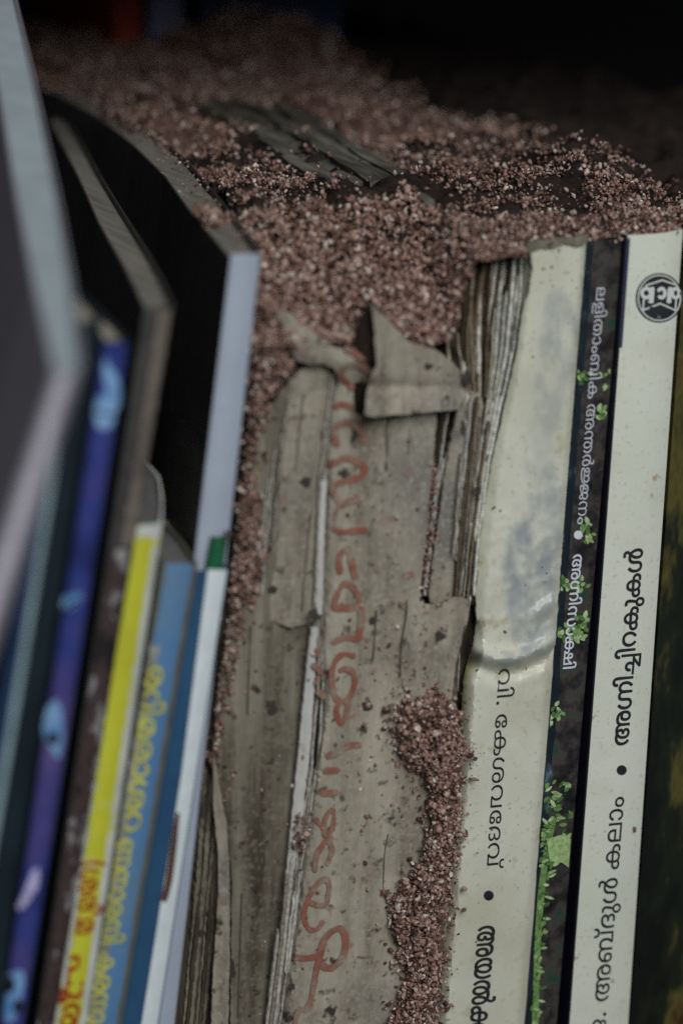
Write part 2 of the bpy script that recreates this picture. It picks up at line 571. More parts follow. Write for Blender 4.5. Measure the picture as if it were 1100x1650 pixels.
def book(name, label, cat, tl, tr, bl, br, y0, cover, pages, lpath=None, rpath=None, depth=.135, rnd=0.0012,
         th=0.0005, recess=0.0012, group='books standing in the row', side=None, ns=6):
    """a paperback: U-shaped cover round a page block, leaning as its spine does; the spine's four corners are photo points"""
    A, B = UY(*tl, y0), UY(*tr, y0)
    A2, B2 = UY(*bl, y0), UY(*br, y0)

    def down(p, q):
        d = (q - p) / (p[2] - q[2])
        return p + d * (p[2] - FLOOR)

    A2, B2 = down(A, A2), down(B, B2)
    n = 12

    def track(path, P):
        if path is None:
            return [np.array((0, depth * i / n, 0)) for i in range(n + 1)]
        w = []
        for p in path:
            if len(p) == 3:
                w.append(UY(p[0], p[1], p[2]) - P)
            else:
                w.append(UZ(p[0], p[1], P[2]) - P)
        w = np.array([(0, 0, 0)] + w)
        s = np.concatenate(([0], np.cumsum(np.linalg.norm(np.diff(w, axis=0), axis=1))))
        return [np.array([np.interp(s[-1] * i / n, s, w[:, k]) for k in range(3)]) for i in range(n + 1)]

    LT = track(lpath, A)
    RT = track(rpath, B) if rpath is not None else LT
    base = thing(name, label, cat, tuple((A2 + B2) / 2 + np.array((0, .01, 0))), group)
    # outer loop at the top, from the back of the left cover round the spine to the back of the right one
    sp = [i / ns for i in range(1, ns)]
    bul = [np.array((0, -rnd * 4 * s * (1 - s), 0)) for s in sp]

    def loops(P, Q, inset, z):
        k = np.array((inset, 0, 0))
        f = np.array((0, inset, 0))
        L = [P + d * (1, 1, z) + k + f * (i == 0) for i, d in enumerate(LT)]
        R = [Q + d * (1, 1, z) - k + f * (i == 0) for i, d in enumerate(RT)]
        S = [lerp(P + k, Q - k, s) + b + f for s, b in zip(sp, bul)]
        return L[::-1] + S + R

    ot, ob = loops(A, B, 0, 1), loops(A2, B2, 0, 0)
    it, ib = loops(A, B, th, 1), loops(A2, B2, th, 0)
    m = len(ot)
    V = ot + ob + it + ib
    F = []
    for i in range(m - 1):
        F += [(i, i + 1, m + i + 1, m + i), (2 * m + i + 1, 2 * m + i, 3 * m + i, 3 * m + i + 1),
              (i + 1, i, 2 * m + i, 2 * m + i + 1), (m + i, m + i + 1, 3 * m + i + 1, 3 * m + i)]
    F += [(0, m, 3 * m, 2 * m), (m - 1, 2 * m - 1 - 0, 4 * m - 1, 3 * m - 1)]
    cv = make('cover', V, F, cover, base)
    fix_normals(cv)
    if side is not None:                          # thin separately coloured sheet over the left cover
        k = np.array((.0005, 0, 0))
        Vs = [A + d - k for d in LT] + [A2 + d * (1, 1, 0) - k for d in LT]
        Vs += [q + k * .8 for q in Vs]
        m2, Fs = 2 * len(LT), []
        q = len(LT)
        for i in range(q - 1):
            Fs += [(i, i + 1, q + i + 1, q + i), (m2 + i + 1, m2 + i, m2 + q + i, m2 + q + i + 1),
                   (i + 1, i, m2 + i, m2 + i + 1), (q + i, q + i + 1, m2 + q + i + 1, m2 + q + i)]
        Fs += [(0, q, m2 + q, m2), (q - 1, 2 * q - 1, m2 + 2 * q - 1, m2 + q - 1)]
        fix_normals(make('front_board', Vs, Fs, side, base))
    # page block
    def block(P, Q, z, dz):
        k = np.array((th + .00015, 0, 0))
        f = np.array((0, th + .0004, 0))
        L = [P + d * (1, 1, z) + k + f + (0, 0, dz) for d in LT[:-1]]
        R = [Q + d * (1, 1, z) - k + f + (0, 0, dz) for d in RT[:-1]]
        return L, R

    (tL, tR), (bL, bR) = block(A, B, 1, -recess), block(A2, B2, 0, .001)
    q = len(tL)
    V = tL + tR + bL + bR
    F = [(0, q, 3 * q, 2 * q), (q - 1, 3 * q - 1, 4 * q - 1, 2 * q - 1)]
    for i in range(q - 1):
        F += [(i, i + 1, q + i + 1, q + i), (2 * q + i, 3 * q + i, 3 * q + i + 1, 2 * q + i + 1),
              (i, 2 * q + i, 2 * q + i + 1, i + 1), (q + i, q + i + 1, 3 * q + i + 1, 3 * q + i)]
    pb = make('page_block', V, F, pages, base)
    fix_normals(pb)

    def yf(px, py):
        """depth of the spine's front surface at a photo point"""
        t = (py - tl[1]) / (bl[1] - tl[1])
        xl = lerp(tl[0], bl[0], t)
        xr = lerp(tr[0], br[0], (py - tr[1]) / (br[1] - tr[1]))
        s = min(max((px - xl) / (xr - xl), 0), 1)
        # the bulge is built from straight facets
        k = s * ns
        i = min(int(k), ns - 1)
        g = lambda v: 4 * v * (1 - v)
        return y0 - rnd * lerp(g(i / ns), g((i + 1) / ns), k - i)

    return cv, yf


def fix_normals(o):
    bm = bmesh.new()
    bm.from_mesh(o.data)
    bmesh.ops.recalc_face_normals(bm, faces=bm.faces)
    bm.to_mesh(o.data)
    bm.free()


def strip(tl, tr, bl, br, a, b, y0=None, y1=None, wob=0.0, step=22, seed=0):
    """outline of a stripe running down a spine between the fractions a..b of its width, photo rows y0..y1"""
    y0 = tl[1] if y0 is None else y0
    y1 = bl[1] if y1 is None else y1
    L, R = [], []
    k = max(2, int((y1 - y0) / step))
    for i in range(k + 1):
        y = y0 + (y1 - y0) * i / k
        xl = lerp(tl[0], bl[0], (y - tl[1]) / (bl[1] - tl[1]))
        xr = lerp(tr[0], br[0], (y - tr[1]) / (br[1] - tr[1]))
        L.append((lerp(xl, xr, a) + wob * fbm(y / 17, seed), y))
        R.append((lerp(xl, xr, b) + wob * fbm(y / 17, seed + 9), y))
    return L + R[::-1]


# ------------------------------------------------------------------ lettering
GLYPHS = {
    55: "958|341,566 ~415,566 ~526,522 ~599,444 ~635,340 635,281 ~635,228 ~609,146 ~567,81 541,53 517,70 801,70 801,554 887,554 887,0 467,0 433,59 ~462,79 ~514,137 ~546,218 546,271 ~546,337 ~498,437 ~405,494 337,494 ~271,494 ~178,435 ~128,335 128,273 ~128,221 ~158,139 ~213,77 250,54 200,-9 ~157,16 ~84,95 ~39,206 39,277 ~39,339 ~78,444 ~155,522 ~268,566",
    65: "228|-34,843 ~4,843 ~61,827 83,810 ~111,789 ~143,732 ~157,641 157,567 157,0 71,0 71,542 ~71,594 ~66,670 ~53,723 41,739 ~29,755 ~-6,773 -32,773 ~-54,773 ~-97,754 ~-125,713 -125,678 ~-125,669 ~-122,650 -121,641 -205,626 ~-207,638 ~-211,663 -211,674 ~-211,731 ~-162,806 ~-81,843",
    278: "268|134,-12 ~108,-12 ~72,20 72,56 ~72,94 ~108,124 134,124 ~160,124 ~196,94 196,56 ~196,20 ~160,-12",
    72: "595|364,-12 ~300,-12 ~183,22 ~92,93 ~39,204 39,281 ~39,355 ~93,463 ~186,533 ~303,566 366,566 ~432,566 ~517,531 ~558,470 558,431 ~558,388 ~520,330 ~457,300 421,300 ~368,300 ~304,337 ~277,398 277,432 ~277,452 ~288,486 294,498 387,517 ~368,503 ~348,457 348,434 ~348,412 ~379,365 417,365 ~450,365 ~480,404 480,429 ~480,467 ~425,503 389,503 ~375,503 ~349,503 335,501 ~270,496 ~177,440 ~128,345 128,280 ~128,217 ~178,117 ~270,58 332,54 ~344,53 ~369,51 380,51 ~406,51 ~449,67 ~475,101 475,127 ~475,152 ~445,190 411,190 ~373,190 ~342,144 342,121 ~342,97 ~362,53 381,39 289,58 ~282,69 ~271,104 271,126 ~271,160 ~299,218 ~361,255 412,255 ~450,255 ~514,226 ~553,168 553,125 ~553,86 ~512,24 ~428,-12",
    23: "1038|216,-12 ~126,-12 ~32,76 32,152 ~32,199 ~74,268 109,288 ~133,302 ~192,320 ~275,328 333,328 716,328 ~802,328 ~905,308 942,282 ~971,262 ~1006,199 1006,152 ~1006,76 ~916,-12 832,-12 ~807,-12 ~754,-7 731,0 750,67 ~764,63 ~803,58 819,58 ~870,58 ~920,105 920,151 ~920,180 ~898,217 880,229 ~852,247 ~771,258 708,258 331,258 ~260,258 ~185,247 157,229 ~139,218 ~118,180 118,154 ~118,121 ~143,78 ~189,58 219,58 ~251,58 ~316,79 352,106 402,52 ~372,30 ~314,2 ~253,-12|523,566 ~603,566 ~706,491 ~756,362 756,279 ~756,185 ~700,55 ~596,-12 524,-12 ~470,-12 ~383,25 352,62 ~321,99 ~288,208 288,279 ~288,413 ~414,566|523,496 ~447,496 ~374,388 374,278 ~374,204 ~407,106 ~473,58 521,58 ~570,58 ~636,105 ~670,203 670,278 ~670,353 ~637,450 ~571,496",
    56: "1040|684,566 ~759,566 ~876,520 ~958,435 ~1001,316 1001,242 ~1001,153 ~945,40 ~849,-12 789,-12 ~724,-12 ~638,46 ~595,141 595,196 ~595,291 ~697,404 783,404 ~839,404 ~922,346 ~970,256 973,206 947,209 ~940,240 ~901,297 ~840,334 800,334 ~737,334 ~679,259 679,198 ~679,156 ~702,93 ~750,58 789,58 ~830,58 ~887,96 ~918,180 918,248 ~918,250 ~915,290 911,310 ~910,315 ~913,331 911,334 ~900,381 ~837,453 ~745,494 689,494 ~646,494 ~581,476 559,459 ~522,431 ~492,332 492,263 492,246 ~492,173 ~468,83 439,51 ~413,21 ~335,-12 278,-12 ~205,-12 ~97,53 ~39,177 39,263 ~39,331 ~74,438 ~144,527 194,566 248,504 ~213,480 ~158,412 ~127,322 127,265 ~127,203 ~163,111 ~230,60 274,60 ~316,60 ~363,85 377,106 ~394,132 ~404,221 404,265 404,280 ~404,367 ~447,472 488,506 ~527,538 ~623,566",
    40: "641|373,566 ~445,566 ~542,525 ~591,455 591,411 ~591,363 ~543,296 489,274 485,280 ~542,264 ~602,191 602,143 ~602,70 ~502,-11 413,-11 ~377,-11 ~325,-4 305,0 323,69 ~345,65 ~385,59 406,59 ~458,59 ~515,98 515,144 ~515,163 ~501,197 485,210 ~469,224 ~421,240 368,240 322,240 322,310 367,310 ~405,310 ~463,324 480,341 ~492,352 ~504,382 504,403 ~504,448 ~434,494 371,494 ~290,494 ~188,421 ~140,296 140,217 ~140,165 ~152,57 165,9 83,-4 ~68,45 ~52,167 52,219 ~52,322 ~123,478 ~266,566",
    153: "958|341,566 ~415,566 ~526,522 ~599,444 ~635,340 635,281 ~635,228 ~609,146 ~567,81 541,53 517,70 801,70 801,554 887,554 887,0 467,0 433,59 ~462,79 ~514,137 ~546,218 546,271 ~546,337 ~498,437 ~405,494 337,494 ~271,494 ~178,435 ~128,335 128,273 ~128,221 ~158,139 ~213,77 250,54 200,-9 ~157,16 ~84,95 ~39,206 39,277 ~39,339 ~78,444 ~155,522 ~268,566|847,591 ~789,591 ~708,632 ~666,704 666,752 ~666,770 ~672,806 676,818 750,804 ~747,794 ~744,767 744,755 ~744,720 ~772,677 ~819,659 847,659 ~877,659 ~923,677 ~950,720 950,755 ~950,767 ~947,794 944,804 1018,818 ~1022,806 ~1028,770 1028,752 ~1028,704 ~986,632 ~905,591",
    9: "1495|367,566 ~411,566 ~506,550 546,533 ~551,531 ~565,520 570,518 ~625,504 ~685,456 ~710,399 710,368 ~710,344 ~694,302 ~655,268 622,253 626,256 ~670,242 ~721,180 721,136 ~721,97 ~682,29 ~600,-12 533,-12 ~457,-12 ~356,54 ~306,166 306,235 ~306,291 ~340,393 ~411,481 468,515 ~473,518 ~483,524 488,527 ~524,545 ~612,566 669,566 ~737,566 ~827,532 ~888,477 910,444 936,247 936,0 849,0 849,281 ~849,355 ~825,431 800,454 ~778,474 ~714,499 657,499 ~630,499 ~581,492 561,486 ~514,472 ~448,416 ~408,344 ~390,271 390,239 ~390,151 ~464,55 534,55 ~586,55 ~637,97 637,138 ~637,175 ~580,218 519,218 500,218 500,288 514,288 ~576,288 ~626,332 626,369 ~626,416 ~561,473 497,484 ~458,494 ~398,497 374,497 ~291,497 ~182,438 ~128,337 128,273 ~128,221 ~158,139 ~213,77 250,54 200,-9 ~157,16 ~84,95 ~39,206 39,277 ~39,339 ~79,444 ~161,522 ~284,566|1243,-12 ~1179,-12 ~1093,46 ~1050,141 1050,196 ~1050,291 ~1152,404 1238,404 ~1294,404 ~1377,346 ~1425,256 1427,206 1402,209 ~1395,240 ~1356,297 ~1295,334 1255,334 ~1192,334 ~1134,259 1134,198 ~1134,157 ~1157,93 ~1205,58 1244,58 ~1285,58 ~1342,96 ~1373,180 1373,248 ~1373,259 ~1370,284 1368,298 ~1367,306 ~1365,326 1363,335 ~1355,373 ~1300,446 ~1202,494 1127,494 ~1084,494 ~1015,474 989,451 ~973,436 ~949,395 ~936,335 936,289 936,204 884,454 ~909,486 ~973,537 ~1063,566 1127,566 ~1209,566 ~1332,518 ~1415,431 ~1456,313 1456,242 ~1456,153 ~1400,40 ~1304,-12",
    49: "1035|661,-12 ~621,-12 ~535,6 493,29 ~487,32 ~468,40 463,43 ~408,82 ~342,176 ~312,282 312,338 ~312,378 ~332,446 349,473 356,484 ~376,511 ~429,547 ~491,566 525,566 ~624,566 ~734,439 734,332 ~734,242 ~658,97 593,53 ~585,47 ~570,38 560,33 ~518,9 ~426,-12 376,-12 ~296,-12 ~171,40 ~84,133 ~39,260 39,335 ~39,405 ~92,508 ~190,566 256,566 ~314,566 ~394,525 421,490 362,431 ~349,457 ~298,496 257,496 ~219,496 ~160,460 ~126,387 126,333 ~126,261 ~184,135 ~298,56 383,56 ~404,56 ~448,61 469,66 ~480,70 ~504,78 514,82 ~549,100 ~609,169 ~647,269 647,332 ~647,392 ~613,464 ~557,496 525,496 ~487,496 ~430,458 ~399,385 399,332 ~399,279 ~432,178 ~493,100 534,78 ~544,74 ~560,73 570,69 ~587,64 ~635,56 661,56 ~744,56 ~852,124 ~906,240 906,312 ~906,371 ~868,477 833,519 902,566 ~948,512 ~993,383 993,314 ~993,243 ~950,123 ~865,36 ~741,-12",
    119: "1198|731,566 ~775,566 ~856,557 ~930,537 961,519 984,509 ~1074,463 ~1159,310 1159,221 ~1159,112 ~1055,-12 957,-12 ~894,-12 ~805,41 ~759,144 759,217 ~759,275 ~795,374 ~860,462 902,501 929,530 ~958,556 ~1002,616 1002,651 ~1002,678 ~966,720 924,720 ~902,720 ~862,714 849,709 830,778 ~847,783 ~905,792 938,792 ~998,792 ~1063,749 ~1089,691 1089,668 ~1089,616 ~1036,534 990,491 969,464 ~927,429 ~873,348 ~847,261 847,215 ~847,154 ~878,85 ~929,58 958,58 ~1013,58 ~1070,137 1070,215 ~1070,271 ~1037,365 ~971,438 919,461 902,468 ~867,481 ~781,494 730,494 ~684,494 ~595,481 554,464 535,456 ~471,426 ~391,312 391,221 ~391,157 ~424,86 ~477,58 507,58 ~538,58 ~591,85 ~623,156 623,221 ~623,277 ~585,377 ~519,453 475,473 454,483 ~431,491 ~387,497 359,497 ~284,497 ~181,438 ~128,337 128,273 ~128,221 ~158,139 ~213,77 250,54 200,-9 ~157,16 ~84,95 ~39,206 39,277 ~39,339 ~80,444 ~160,522 ~276,566 351,566 ~400,566 ~483,547 524,524 549,503 ~619,463 ~711,315 711,219 ~711,148 ~664,44 ~573,-12 507,-12 ~442,-12 ~350,44 ~303,148 303,219 ~303,284 ~343,388 ~415,469 462,498 488,513 ~541,542 ~659,566",
    163: "1506|523,566 ~603,566 ~706,491 ~756,362 756,279 ~756,185 ~700,55 ~596,-12 524,-12 ~470,-12 ~383,25 352,62 ~321,99 ~288,208 288,279 ~288,413 ~414,566|523,496 ~447,496 ~374,388 374,278 ~374,204 ~407,106 ~473,58 521,58 ~570,58 ~636,105 ~670,203 670,278 ~670,353 ~637,450 ~571,496|216,-12 ~126,-12 ~32,76 32,152 ~32,199 ~74,268 109,288 ~133,302 ~192,320 ~275,328 333,328 961,328 ~1014,328 ~1086,315 ~1137,290 1156,271 ~1177,249 ~1199,189 1199,151 ~1199,76 ~1107,-12 1024,-12 ~968,-12 ~880,35 ~830,131 830,204 ~830,225 ~834,269 836,288 ~837,293 ~838,302 839,307 ~853,370 ~913,466 ~998,532 ~1104,566 1165,566 ~1242,566 ~1356,522 ~1430,444 ~1467,340 1467,281 ~1467,211 ~1425,102 ~1353,20 1306,-9 1257,54 ~1290,74 ~1345,134 ~1378,218 1378,271 ~1378,337 ~1329,437 ~1233,494 1162,494 ~1104,494 ~1007,450 ~938,365 922,305 ~921,300 ~920,289 918,284 ~915,266 ~911,224 911,206 ~911,154 ~938,87 ~989,56 1026,56 ~1067,56 ~1116,100 1116,148 ~1116,174 ~1101,212 1087,225 ~1068,243 ~1005,258 946,258 331,258 ~260,258 ~185,247 157,229 ~139,218 ~118,180 118,154 ~118,121 ~143,78 ~189,58 219,58 ~251,58 ~316,79 352,106 402,52 ~372,30 ~314,2 ~253,-12",
    64: "504|463,279 ~463,221 ~440,117 ~386,35 ~297,-12 231,-12 ~180,-12 ~105,21 ~54,75 ~24,139 17,169 104,186 ~111,159 ~138,99 ~189,58 230,58 ~283,58 ~346,114 ~375,213 375,278 ~375,343 ~346,441 ~284,496 235,496 ~196,496 ~144,455 ~114,397 107,370 21,387 ~30,419 ~63,482 ~115,534 ~190,566 241,566 ~303,566 ~388,519 ~440,438 ~463,335",
    118: "736|495,-12 ~432,-12 ~343,41 ~297,144 297,217 ~297,275 ~333,374 ~398,462 440,501 469,532 ~498,558 ~540,616 540,651 ~540,678 ~504,720 462,720 ~440,720 ~400,714 387,709 368,778 ~385,783 ~443,792 475,792 ~535,792 ~601,749 ~627,691 627,668 ~627,616 ~574,534 527,491 507,464 ~465,429 ~411,348 ~385,261 385,215 ~385,154 ~416,85 ~467,58 496,58 ~551,58 ~608,137 608,215 ~608,254 ~590,331 ~554,400 ~499,456 462,473 ~438,484 ~384,495 352,495 ~280,495 ~180,436 ~128,335 128,273 ~128,221 ~158,139 ~213,77 250,54 200,-9 ~157,16 ~84,95 ~39,206 39,277 ~39,339 ~80,444 ~159,522 ~276,566 351,566 ~396,566 ~473,550 507,533 ~512,531 ~522,526 526,523 ~585,490 ~661,391 ~697,277 697,221 ~697,112 ~593,-12",
    52: "859|788,554 788,0 63,0 63,313 ~63,387 ~96,475 126,504 ~158,535 ~247,566 305,566 ~365,566 ~454,536 483,507 ~515,476 ~544,383 544,322 544,222 149,222 149,70 702,70 702,554|304,496 ~223,496 ~149,413 149,321 149,292 458,292 458,320 ~458,415 ~384,496",
    53: "724|398,496 ~340,496 ~248,476 ~179,440 ~133,395 122,369 ~121,365 ~124,354 123,351 ~120,340 ~117,320 117,312 ~117,250 ~162,183 209,183 ~254,183 ~295,235 295,270 ~295,292 ~279,328 ~243,350 214,350 ~168,350 ~109,298 89,271 66,329 ~82,349 ~129,389 ~191,416 229,416 ~281,416 ~347,375 ~378,309 378,270 ~378,230 ~342,159 ~268,115 210,115 ~159,115 ~82,161 ~40,250 40,313 ~40,367 ~87,460 ~179,528 ~313,566 399,566 ~494,566 ~615,529 ~673,456 673,402 ~673,368 ~646,313 ~588,274 541,263 447,279 447,310 454,310 ~489,310 ~537,318 554,331 ~572,345 ~586,375 586,396 ~586,427 ~549,471 ~467,496|685,144 ~685,113 ~662,60 641,42 ~625,28 ~583,9 ~521,0 473,0 261,0 ~220,0 ~178,-6 166,-13 ~150,-20 ~136,-46 136,-62 ~136,-77 ~146,-102 159,-110 ~172,-119 ~217,-129 259,-129 667,-129 667,-201 255,-201 ~203,-201 ~131,-185 106,-170 ~78,-153 ~50,-101 50,-68 ~50,-33 ~75,22 103,40 ~117,50 ~153,63 ~203,70 238,70 465,70 ~506,70 ~559,80 574,93 ~586,103 ~598,132 598,154 ~598,174 ~582,206 565,218 ~550,228 ~505,240 466,240 447,240 447,293 552,285 ~621,272 ~685,196",
    38: "1014|507,-12 ~442,-12 ~350,44 ~303,148 303,219 ~303,285 ~347,392 ~423,476 471,504 486,520 ~530,545 ~623,566 678,566 ~753,566 ~864,522 ~938,444 ~975,340 975,281 ~975,211 ~933,102 ~861,20 814,-9 765,54 ~798,74 ~853,133 ~886,216 886,271 ~886,337 ~836,439 ~739,497 668,497 ~638,497 ~587,491 562,482 531,467 ~493,449 ~429,379 ~391,282 391,221 ~391,157 ~424,86 ~477,58 507,58 ~538,58 ~591,85 ~623,156 623,221 ~623,277 ~585,377 ~519,453 475,473 454,483 ~431,491 ~387,497 359,497 ~284,497 ~181,439 ~128,338 128,273 ~128,221 ~158,139 ~213,77 250,54 200,-9 ~157,16 ~84,95 ~39,206 39,277 ~39,339 ~80,444 ~160,522 ~276,566 351,566 ~400,566 ~483,546 524,523 549,503 ~619,463 ~711,315 711,219 ~711,148 ~664,44 ~573,-12",
    6: "453|226,-12 ~166,-12 ~79,36 ~32,121 32,176 ~32,232 ~81,316 ~169,363 226,363 ~284,363 ~371,317 ~421,234 421,176 ~421,119 ~371,35 ~284,-12|226,295 ~179,295 ~116,236 116,175 ~116,115 ~180,56 226,56 ~273,56 ~337,115 337,176 ~337,236 ~274,295",
    46: "1306|358,566 ~442,566 ~542,512 576,469 596,428 608,266 608,0 522,0 522,306 ~522,365 ~501,435 478,456 ~457,475 ~402,494 357,494 ~285,494 ~180,427 ~123,312 123,239 123,228 ~123,172 ~153,96 ~206,58 242,58 ~267,58 ~305,81 ~327,125 327,157 ~327,207 ~275,258 233,258 ~194,258 ~124,218 95,186 80,248 ~109,284 ~199,328 248,328 ~296,328 ~369,290 ~410,217 410,165 ~410,110 ~368,30 ~292,-12 240,-12 ~188,-12 ~97,40 ~42,152 42,241 ~42,347 ~127,491 ~270,566|1235,554 1235,0 821,0 785,54 ~813,81 ~862,144 ~894,230 894,292 ~894,350 ~856,441 ~787,494 740,494 ~699,494 ~647,465 630,436 ~618,414 ~608,350 608,285 608,0 522,0 522,258 571,422 566,477 ~596,524 ~680,566 741,566 ~818,566 ~926,493 ~982,369 982,292 ~982,236 ~958,152 ~920,88 897,61 877,70 1149,70 1149,554",
    206: "1335|288,566 ~332,566 ~396,542 ~446,496 466,464 498,268 498,0 412,0 412,292 ~412,349 ~404,414 390,436 ~373,465 ~321,494 284,494 ~238,494 ~167,441 ~127,350 127,292 ~127,232 ~160,142 ~214,78 247,55 189,-8 ~146,27 ~78,110 ~39,219 39,292 ~39,373 ~100,496 ~212,566|680,566 ~733,566 ~813,547 852,524 877,504 ~943,463 ~1032,317 1032,219 ~1032,148 ~985,44 ~894,-12 828,-12 ~763,-12 ~671,44 ~624,148 624,219 ~624,285 ~668,392 ~744,475 792,504 807,520 ~851,545 ~944,566 999,566 ~1074,566 ~1185,522 ~1259,444 ~1296,340 1296,281 ~1296,211 ~1254,102 ~1182,20 1135,-9 1085,54 ~1118,74 ~1173,133 ~1207,216 1207,271 ~1207,334 ~1158,437 ~1061,497 989,497 ~959,497 ~908,491 883,482 852,467 ~814,449 ~750,379 ~712,282 712,221 ~712,157 ~745,86 ~798,58 828,58 ~859,58 ~911,86 ~944,157 944,221 ~944,278 ~910,375 ~849,450 808,471 784,482 ~771,487 ~743,493 ~710,497 688,497 ~635,497 ~568,471 548,450 ~523,425 ~498,352 498,289 498,40 421,40 421,209 445,454 ~470,486 ~533,537 ~620,566",
    178: "1895|297,566 ~352,566 ~437,544 ~503,497 531,458 501,470 ~531,512 ~614,566 685,566 ~759,566 ~854,510 ~899,424 899,377 ~899,328 ~867,256 837,229 ~813,207 ~745,179 ~651,165 587,165 227,165 ~195,165 ~147,157 ~121,135 121,114 ~121,87 ~159,57 ~237,46 298,46 310,46 ~432,46 ~618,67 ~769,121 837,171 ~881,203 ~966,307 1002,365 1051,307 ~1026,264 ~972,194 ~919,141 893,120 ~842,79 ~729,22 ~591,-13 ~417,-29 304,-29 ~249,-29 ~163,-20 ~100,2 79,19 ~60,35 ~38,81 38,113 ~38,140 ~62,190 89,206 ~109,219 ~170,233 225,233 572,233 ~628,233 ~705,242 ~758,261 775,276 ~795,293 ~813,342 813,373 ~813,400 ~788,457 ~729,496 677,496 ~645,496 ~597,477 582,459 ~564,438 ~550,372 550,310 550,259 467,259 467,323 ~467,367 ~448,442 417,467 ~399,481 ~344,499 294,499 ~237,499 ~163,481 136,456 ~132,452 ~126,435 124,430 ~119,414 ~115,394 115,381 ~115,337 ~159,300 194,300 ~222,300 ~253,320 ~266,351 266,367 ~266,397 ~230,430 192,430 ~151,430 ~90,394 71,373 75,415 ~100,442 ~170,478 212,478 ~259,478 ~316,446 ~342,395 342,366 ~342,333 ~312,275 ~247,240 195,240 ~122,240 ~43,315 43,385 ~43,436 ~101,518 ~214,566|1253,566 ~1308,566 ~1393,544 ~1460,497 1487,458 1457,470 ~1487,512 ~1570,566 1641,566 ~1715,566 ~1810,510 ~1855,424 1855,377 ~1855,337 ~1833,277 ~1790,233 1757,216 1592,181 1530,173 ~1502,169 ~1424,166 1395,166 1198,166 ~1158,166 ~1117,161 1105,156 ~1089,149 ~1077,128 1077,114 ~1077,89 ~1103,64 ~1140,56 1155,56 ~1201,56 ~1287,76 ~1365,106 1400,121 ~1423,131 ~1466,150 ~1510,167 ~1554,182 1577,188 ~1600,196 ~1629,211 ~1651,222 ~1674,229 1691,229 ~1728,229 ~1791,206 ~1829,156 1829,115 ~1829,54 ~1751,-12 1682,-12 ~1625,-12 ~1560,27 ~1532,88 1532,119 ~1532,148 ~1566,189 1594,198 1646,217 ~1636,211 ~1615,187 ~1601,150 1601,124 ~1601,85 ~1646,50 1681,50 ~1721,50 ~1753,89 1753,115 ~1753,141 ~1730,169 ~1696,181 1678,181 ~1652,181 ~1610,163 1588,146 1582,155 ~1569,142 ~1538,117 ~1500,93 1476,81 ~1420,53 ~1313,11 ~1208,-12 1155,-12 ~1114,-12 ~1040,11 ~994,66 994,113 ~994,140 ~1018,190 1045,206 ~1065,219 ~1126,233 1181,233 1528,233 ~1584,233 ~1661,242 ~1714,261 1731,276 ~1751,293 ~1769,342 1769,373 ~1769,400 ~1744,457 ~1685,496 1633,496 ~1601,496 ~1553,477 1538,459 ~1520,438 ~1506,372 1506,310 1506,259 1423,259 1423,323 ~1423,367 ~1404,442 1373,467 ~1355,481 ~1299,499 1250,499 ~1194,499 ~1119,481 1092,456 ~1088,452 ~1082,437 1080,430 ~1075,414 ~1071,394 1071,381 ~1071,337 ~1115,300 1150,300 ~1178,300 ~1209,320 ~1222,351 1222,367 ~1222,397 ~1186,430 1148,430 ~1107,430 ~1046,394 1027,373 1031,415 ~1056,442 ~1126,478 1168,478 ~1215,478 ~1272,446 ~1298,395 1298,366 ~1298,333 ~1268,275 ~1203,240 1151,240 ~1078,240 ~999,315 999,385 ~999,436 ~1057,518 ~1170,566",
    42: "911|288,566 ~334,566 ~400,539 ~446,494 462,465 449,466 ~480,518 ~566,566 630,566 ~707,566 ~815,493 ~872,369 872,292 ~872,226 ~836,120 ~767,31 717,-8 663,53 ~698,78 ~753,145 ~784,234 784,292 ~784,350 ~746,441 ~676,494 629,494 ~588,494 ~535,465 519,436 ~506,414 ~498,350 498,291 498,0 412,0 412,291 ~412,348 ~404,414 390,436 ~373,465 ~321,494 284,494 ~238,494 ~167,441 ~127,350 127,292 ~127,232 ~160,142 ~214,78 247,55 189,-8 ~146,27 ~78,110 ~39,219 39,292 ~39,373 ~100,496 ~212,566",
    171: "1223|596,566 ~655,566 ~741,520 769,473 764,472 ~792,515 ~871,566 939,566 ~1018,566 ~1127,492 ~1184,368 1184,292 ~1184,219 ~1143,110 ~1074,27 1031,-8 976,53 ~1009,76 ~1064,141 ~1096,232 1096,292 ~1096,350 ~1057,441 ~986,494 939,494 ~903,494 ~848,464 832,435 ~819,412 ~811,348 811,292 811,0 725,0 725,309 ~725,371 ~709,436 692,457 ~678,474 ~636,494 608,494 ~578,494 ~538,477 524,460 ~506,439 ~491,365 491,295 491,246 ~491,197 ~481,126 ~458,73 439,51 ~413,21 ~335,-12 278,-12 ~205,-12 ~97,54 ~39,177 39,263 ~39,330 ~74,437 ~144,527 194,566 247,504 ~212,480 ~158,412 ~127,323 127,266 ~127,204 ~163,111 ~230,60 274,60 ~318,60 ~364,85 377,106 ~394,132 ~404,214 404,269 404,303 ~404,369 ~418,447 ~442,491 455,507 ~480,537 ~552,566",
